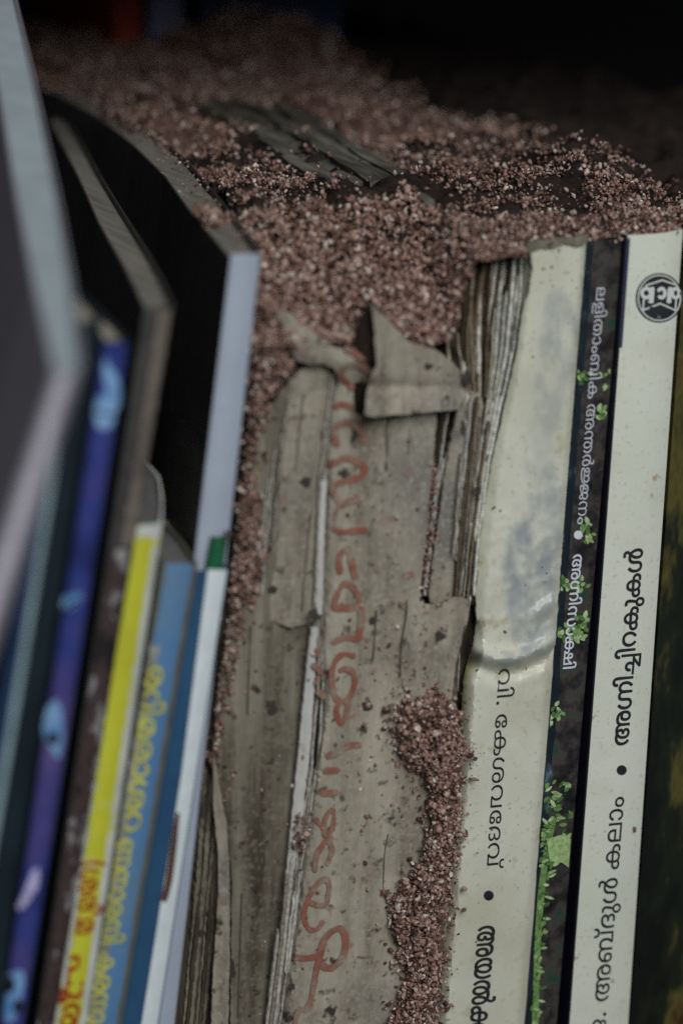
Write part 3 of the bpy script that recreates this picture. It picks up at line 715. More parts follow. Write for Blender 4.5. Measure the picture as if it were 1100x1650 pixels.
    58: "1223|627,566 ~671,566 ~743,537 768,507 ~782,491 ~805,447 ~819,369 819,303 819,269 ~819,214 ~830,132 846,106 ~860,85 ~906,60 949,60 ~994,60 ~1060,111 ~1096,204 1096,266 ~1096,323 ~1065,412 ~1011,480 976,504 1029,566 ~1080,527 ~1149,438 ~1184,331 1184,263 ~1184,177 ~1126,53 ~1019,-12 945,-12 ~888,-12 ~810,21 784,51 ~765,73 ~742,126 ~732,197 732,246 732,295 ~732,365 ~717,439 699,460 ~686,477 ~645,494 615,494 ~587,494 ~545,474 531,457 ~514,436 ~498,371 498,309 498,0 412,0 412,292 ~412,348 ~404,414 390,436 ~373,465 ~320,494 284,494 ~238,494 ~167,441 ~127,350 127,292 ~127,232 ~160,142 ~214,78 247,55 189,-8 ~146,27 ~78,110 ~39,219 39,292 ~39,368 ~97,492 ~208,566 288,566 ~353,566 ~431,515 459,472 454,473 ~482,520 ~568,566",
    167: "1696|523,566 ~603,566 ~706,491 ~756,362 756,279 ~756,185 ~700,55 ~596,-12 524,-12 ~470,-12 ~383,25 352,62 ~321,99 ~288,208 288,279 ~288,413 ~414,566|523,496 ~448,496 ~374,388 374,278 ~374,204 ~407,106 ~473,58 521,58 ~570,58 ~636,105 ~670,203 670,278 ~670,353 ~637,450 ~571,496|216,-12 ~126,-12 ~32,76 32,152 ~32,199 ~74,268 109,288 ~133,302 ~192,320 ~275,328 333,328 708,328 ~793,328 ~901,308 939,282 ~968,263 ~1001,203 1001,160 ~1001,135 ~984,93 ~952,58 927,41 907,70 1225,70 1209,0 840,0 823,67 ~862,72 ~915,114 915,158 ~915,183 ~896,217 879,228 ~851,248 ~767,258 704,258 331,258 ~260,258 ~185,247 157,229 ~139,218 ~118,178 118,152 ~118,119 ~143,78 ~189,58 219,58 ~251,58 ~316,79 352,106 402,52 ~372,30 ~314,2 ~253,-12|1205,0 1205,381 ~1205,411 ~1197,459 1185,473 ~1177,483 ~1153,496 1133,496 ~1102,496 ~1066,457 1066,418 ~1066,388 ~1091,336 ~1152,304 1205,304 1230,304 ~1292,304 ~1388,348 ~1462,421 ~1519,509 1541,554 1625,554 1625,0|1137,566 ~1170,566 ~1221,551 1240,536 ~1266,516 ~1291,447 1291,386 1291,70 1539,70 1539,329 ~1539,346 ~1540,392 ~1542,434 1544,445 1546,443 ~1519,378 ~1426,285 ~1308,235 1243,235 1212,235 ~1131,235 ~1028,284 ~980,367 980,417 ~980,455 ~1016,523 ~1086,566",
    176: "933|862,554 862,0 698,0 632,5 ~600,2 ~534,0 502,0 17,0 17,70 448,70 394,58 ~414,72 ~455,131 455,179 ~455,231 ~402,295 351,295 ~300,295 ~247,235 247,185 ~247,172 ~249,153 250,146 167,135 ~165,145 ~161,178 161,194 ~161,271 ~266,365 354,365 ~404,365 ~474,335 ~518,283 ~539,219 539,185 ~539,156 ~524,107 ~499,68 485,54 460,70 776,70 776,554|862,125 862,-270 354,-270 316,-201 508,-62 ~539,-39 ~633,16 673,37 754,24 519,-144 ~494,-161 ~443,-196 417,-213 416,-206 ~442,-204 ~523,-201 563,-201 776,-201 776,61",
    51: "674|341,566 ~415,566 ~526,522 ~599,444 ~635,340 635,281 ~635,211 ~593,102 ~521,20 474,-9 425,54 ~458,74 ~513,134 ~546,218 546,271 ~546,337 ~498,437 ~405,494 338,494 ~272,494 ~178,435 ~128,335 128,273 ~128,221 ~158,139 ~213,77 250,54 200,-8 ~157,16 ~84,95 ~39,206 39,277 ~39,339 ~78,444 ~155,522 ~268,566",
    67: "332|155,-227 ~71,-227 ~-26,-130 -26,-53 ~-26,-2 ~20,76 ~102,120 154,120 ~208,120 ~289,78 ~335,1 335,-53 ~335,-106 ~289,-184 ~208,-227|155,-161 ~196,-161 ~253,-107 253,-53 ~253,0 ~197,54 154,54 ~112,54 ~56,0 56,-54 ~56,-106 ~113,-161|104,566 ~164,566 ~233,521 ~262,445 262,400 ~262,339 ~227,172 199,84 119,99 ~144,185 ~174,330 174,395 ~174,437 ~141,494 94,494 ~78,494 ~45,489 34,486 17,555 ~33,560 ~79,566",
    120: "1044|783,792 ~843,792 ~909,749 ~935,691 935,668 ~935,616 ~882,534 835,491 815,464 ~773,429 ~719,348 ~693,261 693,215 ~693,154 ~724,86 ~775,58 804,58 ~860,58 ~916,138 916,215 ~916,254 ~899,330 ~864,398 ~812,454 776,473 ~759,483 ~708,495 682,495 ~645,495 ~580,476 559,459 ~523,431 ~492,332 492,263 492,246 ~492,197 ~481,126 ~458,73 439,51 ~413,21 ~335,-12 278,-12 ~205,-12 ~97,53 ~39,177 39,263 ~39,331 ~74,438 ~144,527 194,566 248,504 ~213,480 ~158,412 ~127,322 127,265 ~127,203 ~163,111 ~230,60 274,60 ~316,60 ~363,85 377,106 ~394,132 ~404,222 404,265 404,280 ~404,367 ~448,473 488,507 ~526,539 ~620,566 677,566 ~715,566 ~785,549 815,535 835,525 ~890,493 ~966,396 ~1005,281 1005,220 ~1005,112 ~902,-12 804,-12 ~740,-12 ~651,41 ~605,144 605,217 ~605,275 ~641,374 ~706,462 748,501 777,532 ~806,558 ~848,616 848,651 ~848,678 ~813,720 770,720 ~748,720 ~708,714 695,709 676,778 ~693,783 ~751,792",
    144: "1306|358,566 ~442,566 ~542,512 576,469 596,428 608,266 608,0 522,0 522,306 ~522,365 ~501,435 478,456 ~457,475 ~402,494 357,494 ~285,494 ~180,427 ~123,312 123,239 123,228 ~123,172 ~153,96 ~206,58 242,58 ~267,58 ~305,81 ~327,125 327,157 ~327,207 ~275,258 233,258 ~194,258 ~124,218 95,186 80,248 ~109,284 ~199,328 248,328 ~296,328 ~369,290 ~410,217 410,165 ~410,110 ~368,30 ~292,-12 240,-12 ~188,-12 ~97,40 ~42,152 42,241 ~42,347 ~127,491 ~270,566|1235,554 1235,0 821,0 785,54 ~813,81 ~862,144 ~894,230 894,292 ~894,350 ~856,441 ~787,494 740,494 ~699,494 ~647,465 630,436 ~618,414 ~608,350 608,285 608,0 522,0 522,258 571,422 566,477 ~596,524 ~680,566 741,566 ~818,566 ~926,493 ~982,369 982,292 ~982,236 ~958,152 ~920,88 897,61 877,70 1149,70 1149,554|1195,591 ~1137,591 ~1056,632 ~1014,704 1014,752 ~1014,770 ~1020,806 1024,818 1098,804 ~1095,794 ~1092,767 1092,755 ~1092,720 ~1120,677 ~1167,659 1195,659 ~1225,659 ~1271,677 ~1298,720 1298,755 ~1298,767 ~1295,794 1292,804 1366,818 ~1370,806 ~1376,770 1376,752 ~1376,704 ~1334,632 ~1253,591",
    71: "715|237,-12 ~185,-12 ~94,40 ~39,149 39,232 ~39,310 ~90,434 ~181,520 ~303,566 374,566 ~452,566 ~566,522 ~640,444 ~676,340 676,281 ~676,211 ~634,102 ~562,20 515,-9 466,54 ~499,74 ~554,134 ~587,218 587,271 ~587,339 ~537,439 ~440,494 370,494 ~298,494 ~185,425 ~120,305 120,228 ~120,171 ~150,95 ~204,58 240,58 ~265,58 ~303,81 ~325,126 325,158 ~325,206 ~272,258 231,258 ~192,258 ~122,219 93,187 77,248 ~107,284 ~196,328 245,328 ~294,328 ~367,290 ~408,217 408,165 ~408,110 ~366,30 ~289,-12",
    30: "939|297,566 ~352,566 ~437,544 ~503,497 531,458 501,470 ~531,512 ~614,566 685,566 ~759,566 ~854,510 ~899,424 899,377 ~899,337 ~877,277 ~834,233 801,216 636,181 574,173 ~546,169 ~468,166 439,166 242,166 ~202,166 ~161,161 149,156 ~133,149 ~121,128 121,114 ~121,89 ~147,64 ~184,56 199,56 ~245,56 ~331,76 ~409,106 444,121 ~467,131 ~510,150 ~554,167 ~598,182 621,188 ~644,196 ~673,211 ~695,222 ~718,229 735,229 ~772,229 ~835,206 ~873,156 873,115 ~873,54 ~795,-12 726,-12 ~669,-12 ~604,27 ~576,88 576,119 ~576,148 ~610,189 638,198 690,217 ~680,211 ~659,187 ~645,150 645,124 ~645,85 ~690,50 725,50 ~765,50 ~797,89 797,115 ~797,141 ~775,169 ~740,181 722,181 ~696,181 ~654,163 632,146 626,155 ~613,142 ~582,117 ~544,93 520,81 ~464,53 ~357,11 ~252,-12 199,-12 ~158,-12 ~84,11 ~38,66 38,113 ~38,140 ~62,190 89,206 ~109,219 ~170,233 225,233 572,233 ~628,233 ~705,242 ~758,261 775,276 ~795,293 ~813,342 813,373 ~813,400 ~788,457 ~729,496 677,496 ~645,496 ~597,477 582,459 ~564,438 ~550,372 550,310 550,259 467,259 467,323 ~467,367 ~448,442 417,467 ~399,481 ~344,499 294,499 ~238,499 ~163,481 136,456 ~132,452 ~126,437 124,430 ~119,414 ~115,394 115,381 ~115,337 ~159,300 194,300 ~222,300 ~253,320 ~266,351 266,367 ~266,397 ~230,430 192,430 ~151,430 ~90,394 71,373 75,415 ~100,442 ~170,478 212,478 ~259,478 ~316,446 ~342,395 342,366 ~342,333 ~312,275 ~247,240 195,240 ~122,240 ~43,315 43,385 ~43,436 ~101,518 ~214,566",
    272: "301|41,283 ~41,379 ~73,563 ~139,730 188,800 270,800 ~224,727 ~162,557 ~130,375 130,282 ~130,189 ~160,5 ~223,-167 270,-244 188,-244 ~139,-172 ~73,-2 ~41,186",
    50: "736|364,566 ~447,566 ~572,518 ~655,430 ~697,312 697,242 ~697,153 ~641,40 ~545,-12 485,-12 ~420,-12 ~334,46 ~291,141 291,196 ~291,291 ~393,404 479,404 ~535,404 ~618,346 ~666,256 668,206 643,209 ~636,240 ~597,297 ~536,334 496,334 ~433,334 ~375,259 375,198 ~375,156 ~397,93 ~446,58 485,58 ~526,58 ~583,96 ~614,180 614,248 ~614,250 ~611,290 607,310 ~606,315 ~606,331 604,335 ~595,378 ~535,450 ~435,494 364,494 ~292,494 ~186,442 ~128,344 128,273 ~128,221 ~158,139 ~213,77 250,54 200,-9 ~157,16 ~84,95 ~39,206 39,277 ~39,333 ~77,437 ~156,519 ~279,566",
    48: "723|354,566 ~433,566 ~546,529 583,494 ~611,469 ~646,405 ~663,321 663,266 663,0 60,0 60,268 ~60,320 ~77,403 ~112,468 138,493 ~175,528 ~280,566|307,495 ~265,495 ~201,453 181,418 ~165,390 ~146,309 146,249 146,68 151,68 ~219,119 ~325,231 ~386,347 386,402 ~386,430 ~369,471 ~335,495|472,393 ~472,334 ~418,220 ~318,105 249,45 247,65 ~276,67 ~332,70 360,70 577,70 577,249 ~577,323 ~548,421 ~482,480 428,494 430,501 ~449,479 ~472,430",
    44: "896|229,346 ~297,346 ~384,295 ~427,216 427,173 ~427,133 ~401,71 382,57 357,70 739,70 739,554 825,554 825,0 328,0 299,52 ~319,72 ~343,121 343,158 ~343,212 ~285,276 229,276 ~194,276 ~143,245 ~116,195 116,164 ~116,130 ~144,74 175,51 129,-7 ~87,24 ~32,109 32,166 ~32,219 ~81,300 ~170,346",
    68: "332|154,-227 ~70,-227 ~-26,-130 -26,-53 ~-26,-2 ~20,76 ~101,120 154,120 ~207,120 ~289,78 ~335,1 335,-53 ~335,-106 ~289,-184 ~207,-227|153,57 ~106,57 ~40,2 40,-54 ~40,-109 ~105,-164 154,-164 ~201,-164 ~268,-108 268,-53 ~268,2 ~201,57|154,-98 ~97,-98 ~41,-33 41,19 ~41,36 ~62,74 81,97 124,68 ~106,61 ~90,33 90,21 ~90,5 ~105,-18 ~134,-30 155,-30 ~174,-30 ~201,-18 ~217,5 217,21 ~217,31 ~202,55 185,63 228,97 ~249,73 ~269,40 269,18 ~269,-11 ~247,-64 ~197,-98|104,566 ~164,566 ~233,521 ~262,445 262,400 ~262,339 ~227,172 199,84 119,99 ~144,185 ~174,330 174,395 ~174,437 ~141,494 94,494 ~78,494 ~45,489 34,486 17,555 ~33,560 ~79,566",
    37: "1368|358,566 ~442,566 ~542,512 576,469 562,472 ~594,519 ~685,566 740,566 ~807,566 ~890,516 915,472 903,465 ~941,521 ~1027,566 1088,566 ~1165,566 ~1273,493 ~1329,369 1329,292 ~1329,226 ~1294,119 ~1225,31 1174,-9 1121,53 ~1156,78 ~1210,145 ~1241,234 1241,292 ~1241,350 ~1203,441 ~1134,494 1087,494 ~1048,494 ~993,466 977,437 ~964,414 ~955,350 955,288 955,0 869,0 869,316 ~869,371 ~854,438 834,459 ~819,476 ~773,494 739,494 ~708,494 ~662,473 646,456 ~627,435 ~609,369 609,307 609,0 523,0 523,299 ~523,364 ~501,435 478,456 ~457,475 ~398,494 357,494 ~285,494 ~180,427 ~123,312 123,239 123,228 ~123,172 ~153,96 ~206,58 242,58 ~267,58 ~305,81 ~327,125 327,157 ~327,207 ~275,258 233,258 ~194,258 ~124,218 95,186 80,248 ~109,284 ~199,328 248,328 ~296,328 ~369,290 ~410,217 410,165 ~410,110 ~368,30 ~292,-12 240,-12 ~188,-12 ~97,40 ~42,152 42,241 ~42,347 ~127,491 ~270,566",
}
RUNS = {'A1': [55, 65, 278, -1, 72, 23, 56, 55, 72, 40, 153], 'A2': [9, 49, 119, 163, 64, 118], 'B1': [52, 53, 65, 38, 64, 6, 46, 65, 23, -1, 9, 206, 118, 178, 42, 6], 'B2': [9, 171, 65, 58, 64, 167, 65], 'C1': [9, 171, 65, 176, 65, 51, 23, 67, 23, 120], 'C2': [9, 144, 40, 67, 120, -1, 23, 52, 64, 6], 'C3': [71, 30, 278], 'Y1': [272, 56, 50, 65, 48], 'Y2': [44, 68, 50, 6], 'Z1': [50, 51, 65, 48, 50, 64, 56, 51], 'Z2': [37, 42, 64, 50, 42, 65, -1, 23, 50, 42, 64]}



def glyph_loops(gid, bold=0.0):
    s = GLYPHS[gid].split('|')
    adv = int(s[0])
    loops = []
    for ct in s[1:]:
        P = []
        for w in ct.split(' '):
            off = w[0] == '~'
            x, y = w.lstrip('~').split(',')
            P.append((float(x), float(y), not off))
        Q = []
        n = len(P)
        for i in range(n):                       # put in the implied on-curve points
            a, b = P[i], P[(i + 1) % n]
            Q.append(a)
            if not a[2] and not b[2]:
                Q.append(((a[0] + b[0]) / 2, (a[1] + b[1]) / 2, True))
        k = next(i for i, q in enumerate(Q) if q[2])
        Q = Q[k:] + Q[:k] + [Q[k]]
        lp = []
        i = 0
        while i < len(Q) - 1:
            a, b = Q[i], Q[i + 1]
            if b[2]:
                lp.append((a[0], a[1]))
                i += 1
            else:
                c = Q[i + 2]
                for j in range(4):
                    t = j / 4
                    lp.append(((1 - t) ** 2 * a[0] + 2 * t * (1 - t) * b[0] + t * t * c[0],
                               (1 - t) ** 2 * a[1] + 2 * t * (1 - t) * b[1] + t * t * c[1]))
                i += 2
        lq = []
        for p in lp:
            if not lq or abs(p[0] - lq[-1][0]) + abs(p[1] - lq[-1][1]) > 1:
                lq.append(p)
        if abs(lq[0][0] - lq[-1][0]) + abs(lq[0][1] - lq[-1][1]) < 1:
            lq.pop()
        if bold:
            m = len(lq)
            bq = []
            for i in range(m):
                a, b, c = np.array(lq[i - 1]), np.array(lq[i]), np.array(lq[(i + 1) % m])
                n1 = unit((b - a)[::-1] * (-1, 1)) + unit((c - b)[::-1] * (-1, 1))
                n1 = n1 / max(np.linalg.norm(n1), .6) * bold
                bq.append(tuple(b + n1))
            lq = bq
        loops.append(lq)
    return adv, loops


def lettering(name, run, p0, p1, xh, yfun, mat, parent, side=1, bold=0.0, cut=None, wob=0.0):
    """a run of letters with its baseline from p0 to p1 (photo points), x-height xh px, tops towards +x (side 1) or -x"""
    x = 0
    items = []
    for g in RUNS[run]:
        if g < 0:
            x += 260
            continue
        adv, lp = glyph_loops(g, bold)
        items.append((x, lp))
        x += adv
    p0, p1 = np.array(p0, float), np.array(p1, float)
    d = (p1 - p0) / x
    up = np.array((side * 1.0, -.09 * side)) * xh / 560.0
    V, F = [], []
    for ox, lp in items:
        if not lp:
            continue
        P, T = fill(lp)
        used = sorted({i for t in T for i in t})
        ix = {k: i + len(V) for i, k in enumerate(used)}
        Q = {}
        for k in used:
            q = p0 + d * (ox + P[k][0]) + up * P[k][1]
            if wob:
                q = q + wob * np.array((fbm(q[0] / 9, q[1] / 9), fbm(q[0] / 9 + 30, q[1] / 9)))
            Q[k] = q
            V.append(UY(q[0], q[1], yfun(q[0], q[1]) - .00014))
        for t in T:
            a, b, c = (Q[i] for i in t)
            ccw = (b[0] - a[0]) * (c[1] - a[1]) - (b[1] - a[1]) * (c[0] - a[0]) > 0
            t = tuple(ix[i] for i in t)
            F.append(t if ccw else t[::-1])
    return make(name, V, F, mat, parent)


def disc(c, r, ry=None, n=28):
    ry = ry or r
    return [(c[0] + r * math.cos(2 * math.pi * i / n), c[1] + ry * math.sin(2 * math.pi * i / n)) for i in range(n)]


# ------------------------------------------------------------------ grains
_t = (1 + 5 ** .5) / 2
ICO_V = np.array([(-1, _t, 0), (1, _t, 0), (-1, -_t, 0), (1, -_t, 0), (0, -1, _t), (0, 1, _t), (0, -1, -_t), (0, 1, -_t),
                  (_t, 0, -1), (_t, 0, 1), (-_t, 0, -1), (-_t, 0, 1)]) / math.sqrt(1 + _t * _t)
ICO_F = np.array([(0, 11, 5), (0, 5, 1), (0, 1, 7), (0, 7, 10), (0, 10, 11), (1, 5, 9), (5, 11, 4), (11, 10, 2), (10, 7, 6),
                  (7, 1, 8), (3, 9, 4), (3, 4, 2), (3, 2, 6), (3, 6, 8), (3, 8, 9), (4, 9, 5), (2, 4, 11), (6, 2, 10), (8, 6, 7), (9, 8, 1)])


def grains(name, P, size, mat, parent=None, squash=(1.05, .78, .6), rough=.40):
    """one mesh of many small irregular pellets"""
    P = np.asarray(P, float)
    n = len(P)
    size = np.broadcast_to(np.asarray(size, float), (n,))
    q = RNG.normal(size=(n, 4))
    q /= np.linalg.norm(q, axis=1)[:, None]
    w, x, y, z = q.T
    R = np.empty((n, 3, 3))
    R[:, 0, 0] = 1 - 2 * (y * y + z * z); R[:, 0, 1] = 2 * (x * y - z * w); R[:, 0, 2] = 2 * (x * z + y * w)
    R[:, 1, 0] = 2 * (x * y + z * w); R[:, 1, 1] = 1 - 2 * (x * x + z * z); R[:, 1, 2] = 2 * (y * z - x * w)
    R[:, 2, 0] = 2 * (x * z - y * w); R[:, 2, 1] = 2 * (y * z + x * w); R[:, 2, 2] = 1 - 2 * (x * x + y * y)
    sq = np.array(squash) * RNG.uniform(.6, 1.35, size=(n, 3))
    v = ICO_V[None] * (1 + RNG.uniform(-rough, rough, size=(n, 12, 1))) * sq[:, None, :]
    v = np.einsum('nij,nkj->nki', R, v) * (size * .5)[:, None, None] + P[:, None, :]
    v = v - origin(parent)
    f = (ICO_F[None] + (np.arange(n) * 12)[:, None, None]).reshape(-1, 3)
    me = bpy.data.meshes.new(name)
    me.vertices.add(n * 12)
    me.vertices.foreach_set('co', v.reshape(-1))
    me.loops.add(f.size)
    me.loops.foreach_set('vertex_index', f.reshape(-1).astype(np.int32))
    me.polygons.add(len(f))
    me.polygons.foreach_set('loop_start', np.arange(0, f.size, 3, dtype=np.int32))
    me.polygons.foreach_set('use_smooth', RNG.random(n).repeat(20) < .55)
    me.materials.append(mat)
    me.update(calc_edges=True)
    me.validate()
    o = bpy.data.objects.new(name, me)
    COL.objects.link(o)
    if parent is not None:
        o.parent = parent
    return o


def sample_poly(poly, n):
    q = np.array(poly, float)
    lo, hi = q.min(0), q.max(0)
    out = []
    while len(out) < n:
        p = (random.uniform(lo[0], hi[0]), random.uniform(lo[1], hi[1]))
        if inside(p, poly):
            out.append(p)
    return np.array(out)


def heap(name, poly, ybase, bulge, n, size, label, rim=26, amp=5, seed=1, bed=True):
    """a heap of pellets clinging to an upright surface; poly in photo pixels"""
    poly = ragged(poly, 8, amp, seed)
    P = sample_poly(poly, n)
    d = edge_dist(P, poly)
    h = bulge * np.sqrt(np.clip(d / rim, 0, 1))
    W = []
    for (px, py), hh in zip(P, h):
        lump = 1 + .45 * fbm(px / 22, py / 22, seed)
        y = ybase(px, py) - hh * lump + random.uniform(-.0007, .0006)
        W.append(UY(px, py, y))
    bd = np.array(poly)
    for k in range(n // 7):                       # loose pellets fallen round the rim
        q = bd[random.randrange(len(bd))] + np.array((random.gauss(0, 9), random.gauss(3, 12)))
        W.append(UY(q[0], q[1], ybase(*q) - random.uniform(.0001, .0006)))
    n = len(W)
    sz = size * (.42 + 1.1 * RNG.random(n) ** 1.6)
    o = grains(name, W, sz, M['grain'])
    tag(o, label, 'termite frass', 'piles of termite frass', 'stuff')
    return o, poly
# ------------------------------------------------------------------ the shelf
def box(name, lo, hi, mat, parent):
    x0, y0, z0 = lo
    x1, y1, z1 = hi
    v = [(x0, y0, z0), (x1, y0, z0), (x1, y1, z0), (x0, y1, z0), (x0, y0, z1), (x1, y0, z1), (x1, y1, z1), (x0, y1, z1)]
    f = [(0, 3, 2, 1), (4, 5, 6, 7), (0, 1, 5, 4), (1, 2, 6, 5), (2, 3, 7, 6), (3, 0, 4, 7)]
    o = make(name, v, f, mat, parent)
    bm = bmesh.new()
    bm.from_mesh(o.data)
    bmesh.ops.bevel(bm, geom=bm.edges[:], offset=.001, segments=2, affect='EDGES')
    bm.to_mesh(o.data)
    bm.free()
    return o


for nm, lo, hi in (('shelf', (-.45, -.09, FLOOR - .02), (.55, .46, FLOOR - .0002)), ('back_wall', (-.45, .462, FLOOR - .02), (.55, .47, .22)),
                   ('unseen_upper_shelf', (-.45, .03, .175), (.55, .46, .195))):  # upper board is unseen, added to shade the back of the tops
    box(nm, lo, hi, M['wood'], None)['kind'] = 'structure'

# ------------------------------------------------------------------ left books
GL = 'thin books leaning on the left'
# white-spined book with black cover
b9, y9 = book('tall_book', 'tall black-covered book with a plain lavender-white spine, right beside the torn book', 'book',
              (370, 416), (420, 404), (222, 1650), (281, 1650), -.010, M['black_cover'], M['page_dim'],
              lpath=[(300, 335), (265, 285), (205, 225), (150, 185), (65, 140), (20, 118)],
              rpath=[(360, 325), (300, 255), (255, 220), (190, 185), (125, 140), (50, 80)], group=GL, rnd=.0010)
printed('spine_face', [strip((370, 416), (420, 404), (222, 1650), (281, 1650), 0.03, 1.0, 409, 1690)], y9, M['lavender'], b9, step=9, lift=.0004)

TL, TR, BL, BR = (341, 866), (369, 858), (190, 1650), (232, 1650)
b8, y8 = book('thin_book', 'thin book with dark green spine top between the white-banded spine and the lavender spine', 'book',
              TL, TR, BL, BR, -.0125, M['black_cover'], M['page_dim'],
              lpath=[(300, 792), (270, 742), (238, 700), (215, 668)], rpath=[(330, 800), (295, 765), (262, 716), (235, 676)], group=GL)
printed('spine_face', [strip(TL, TR, BL, BR, .03, .97, 866, 1100)], y8, M['green'], b8, step=9, lift=.0004)

TL, TR, BL, BR = (314, 920), (368, 915), (190, 1650), (256, 1650)
b7, y7 = book('thin_book', 'dark blue book with a glossy white band down its spine and a rusty scratch', 'book',
              TL, TR, BL, BR, -.0145, M['navy_blue'], M['page_dim'], lpath=[(285, 884), (262, 855), (240, 826)],
              rpath=[(338, 880), (314, 850), (292, 822)], group=GL, rnd=.0014)
sa, sb = strip(TL, TR, BL, BR, .0, .97, 918, 1690), strip(TL, TR, BL, BR, 1, 1, 918, 1690)
nb = len(sa) // 2
st = [(lerp(sa[i][0], sb[i][0], W0), sa[i][1]) for i, W0 in ((i, np.interp(sa[i][1], (918, 1050, 1250, 1650), (.39, .47, .58, .58))) for i in range(nb))] + sa[nb:]
printed('white_band', [st], y7, M['white_spine'], b7, step=9, lift=.0004)
o = printed('scratch_mark', [[(285, 1308), (290, 1312), (285, 1365), (278, 1420), (272, 1444), (268, 1454), (260, 1450), (266, 1425), (274, 1370), (280, 1330)]],
        y7, M['rust'], b7, lift=.0007)

TL, TR, BL, BR = (262, 905), (319, 908), (140, 1650), (196, 1650)
b6, y6 = book('thin_book', 'faded blue book with worn yellow lettering down its narrow spine', 'book',
              TL, TR, BL, BR, -.018, M['olive_grey'], M['grey_page'], lpath=[(248, 882), (240, 855), (232, 820)],
              rpath=[(296, 872), (276, 850), (262, 838), (250, 815)], group=GL)
printed('spine_face', [strip(TL, TR, BL, BR, .10, .86, 908, 1690, wob=2.0, seed=3)], y6, M['blue'], b6, step=9, lift=.0004)
printed('worn_edge', [strip(TL, TR, BL, BR, .04, .30, 1040, 1690, wob=4.0, step=10, seed=13)], y6, M['worn_grey'], b6, step=9, lift=.0005)
lettering('spine_lettering', 'Z1', (239, 1074), (199, 1342), 25, lambda a, b: y6(a, b) - .0006, M['text_yellow'], b6, 1, 20, wob=1.4)
lettering('spine_lettering', 'Z2', (191, 1352), (141, 1652), 25, lambda a, b: y6(a, b) - .0006, M['text_yellow'], b6, 1, 20, wob=1.4)

TL, TR, BL, BR = (207, 846), (262, 842), (84, 1650), (140, 1650)
b5, y5 = book('thin_book', 'bright yellow book with white worn spine edges and dark red lettering', 'book',
              TL, TR, BL, BR, -.024, M['white_worn'], M['grey_page'], lpath=[(209, 800), (213, 740), (216, 690)],
              rpath=[(263, 800), (258, 768), (236, 742), (226, 700)], group=GL)
printed('spine_face', [strip(TL, TR, BL, BR, .22, .80, 866, 1690, wob=3.5, step=9, seed=5)], y5, M['yellow'], b5, step=9, lift=.0004)
lettering('spine_lettering', 'Y1', (133, 1388), (123, 1508), 27, lambda a, b: y5(a, b) - .0004, M['text_red'], b5, 1, 18, wob=1)
lettering('spine_lettering', 'Y2', (114, 1538), (94, 1690), 27, lambda a, b: y5(a, b) - .0004, M['text_red'], b5, 1, 18, wob=1)

TL, TR, BL, BR = (232, 497), (281, 490), (58, 1650), (88, 1650)
b4, y4 = book('tall_book', 'tall black book with a worn mottled brown spine, its grey top edge curving away', 'book',
              TL, TR, BL, BR, -.026, M['black_cover'], M['page_dim'],
              lpath=[(200, 432), (160, 365), (125, 285), (95, 225), (70, 180)],
              rpath=[(255, 430), (215, 365), (165, 285), (120, 205), (85, 150)], group=GL)
printed('spine_face', [strip(TL, TR, BL, BR,   .50, .95, 500, 880, wob=4, step=14, seed=2)], y4, M['tan'], b4, step=9, lift=.0004)
printed('spine_print', [strip(TL, TR, BL, BR, .12, .97, 885, 1690, wob=3, step=14, seed=6)], y4, M['mottled'], b4, step=9, lift=.0004)

TL, TR, BL, BR = (166, 550), (209, 546), (0, 1650), (40, 1650)
b3, y3 = book('thin_book', 'violet-blue book with pale blue pictures printed down its spine', 'book',
              TL, TR, BL, BR, -.044, M['dark_teal'], M['page'], lpath=[(146, 512), (128, 486), (100, 455)],
              rpath=[(180, 512), (150, 484), (120, 455)], group=GL)
printed('spine_face', [strip(TL, TR, BL, BR, .04, .94, 552, 1690)], y3, M['violet'], b3, step=9, lift=.0004)
blobs = [[(170, 574), (176, 590), (188, 604), (194, 628), (192, 652), (182, 668), (176, 650), (170, 622), (166, 596)],
         [(157, 640), (172, 634), (182, 655), (184, 680), (172, 692), (156, 686), (152, 660)],
         [(102, 962), (118, 956), (131, 955), (130, 970), (114, 982), (100, 980)],
         [(78, 1136), (92, 1128), (100, 1150), (103, 1190), (95, 1222), (82, 1206), (70, 1184), (72, 1156)],
         [(12, 1570), (38, 1565), (36, 1610), (22, 1645), (6, 1640), (10, 1600)]]
for bl_ in blobs:
    printed('blue_print', [smooth_line(bl_ + [bl_[0]], 3)[:-1]], lambda a, b: y3(a, b) - .00045, M['sky_blue'], b3, step=7)
for lp_ in ([disc((86, 1190), 10, 10)], [[(158, 662), (182, 668), (182, 672), (157, 667)]], [[(103, 978), (128, 966), (129, 970), (104, 984)]],
            [disc((14, 1586), 11, 14)], [disc((30, 1622), 8, 12)]):
    printed('dark_print', lp_, lambda a, b: y3(a, b) - .0006, M['ink_dark'], b3, step=7)
printed('spine_print', [smooth_line([(52, 1404), (62, 1398), (62, 1425), (50, 1450), (34, 1466), (28, 1460), (38, 1440), (52, 1404)], 3)[:-1]],
        lambda a, b: y3(a, b) - .00045, M['lilac'], b3, step=7)
for k in range(3):
    printed('dark_print', stroke([(40 + k * 6, 1470 - k * 12), (44 + k * 6, 1448 - k * 11), (50 + k * 5, 1436 - k * 10)], 1.8)[:1], lambda a, b: y3(a, b) - .0006, M['ink_dark'], b3)

TL, TR, BL, BR = (118, 519), (166, 511), (-58, 1650), (-4, 1650)
b2, y2 = book('thin_book', 'nearly black teal book with a plain spine between the blue spine and the white one', 'book',
              TL, TR, BL, BR, -.052, M['dark_teal'], M['page'], lpath=[(102, 492), (84, 470)], rpath=[(150, 490), (132, 468)], group=GL)

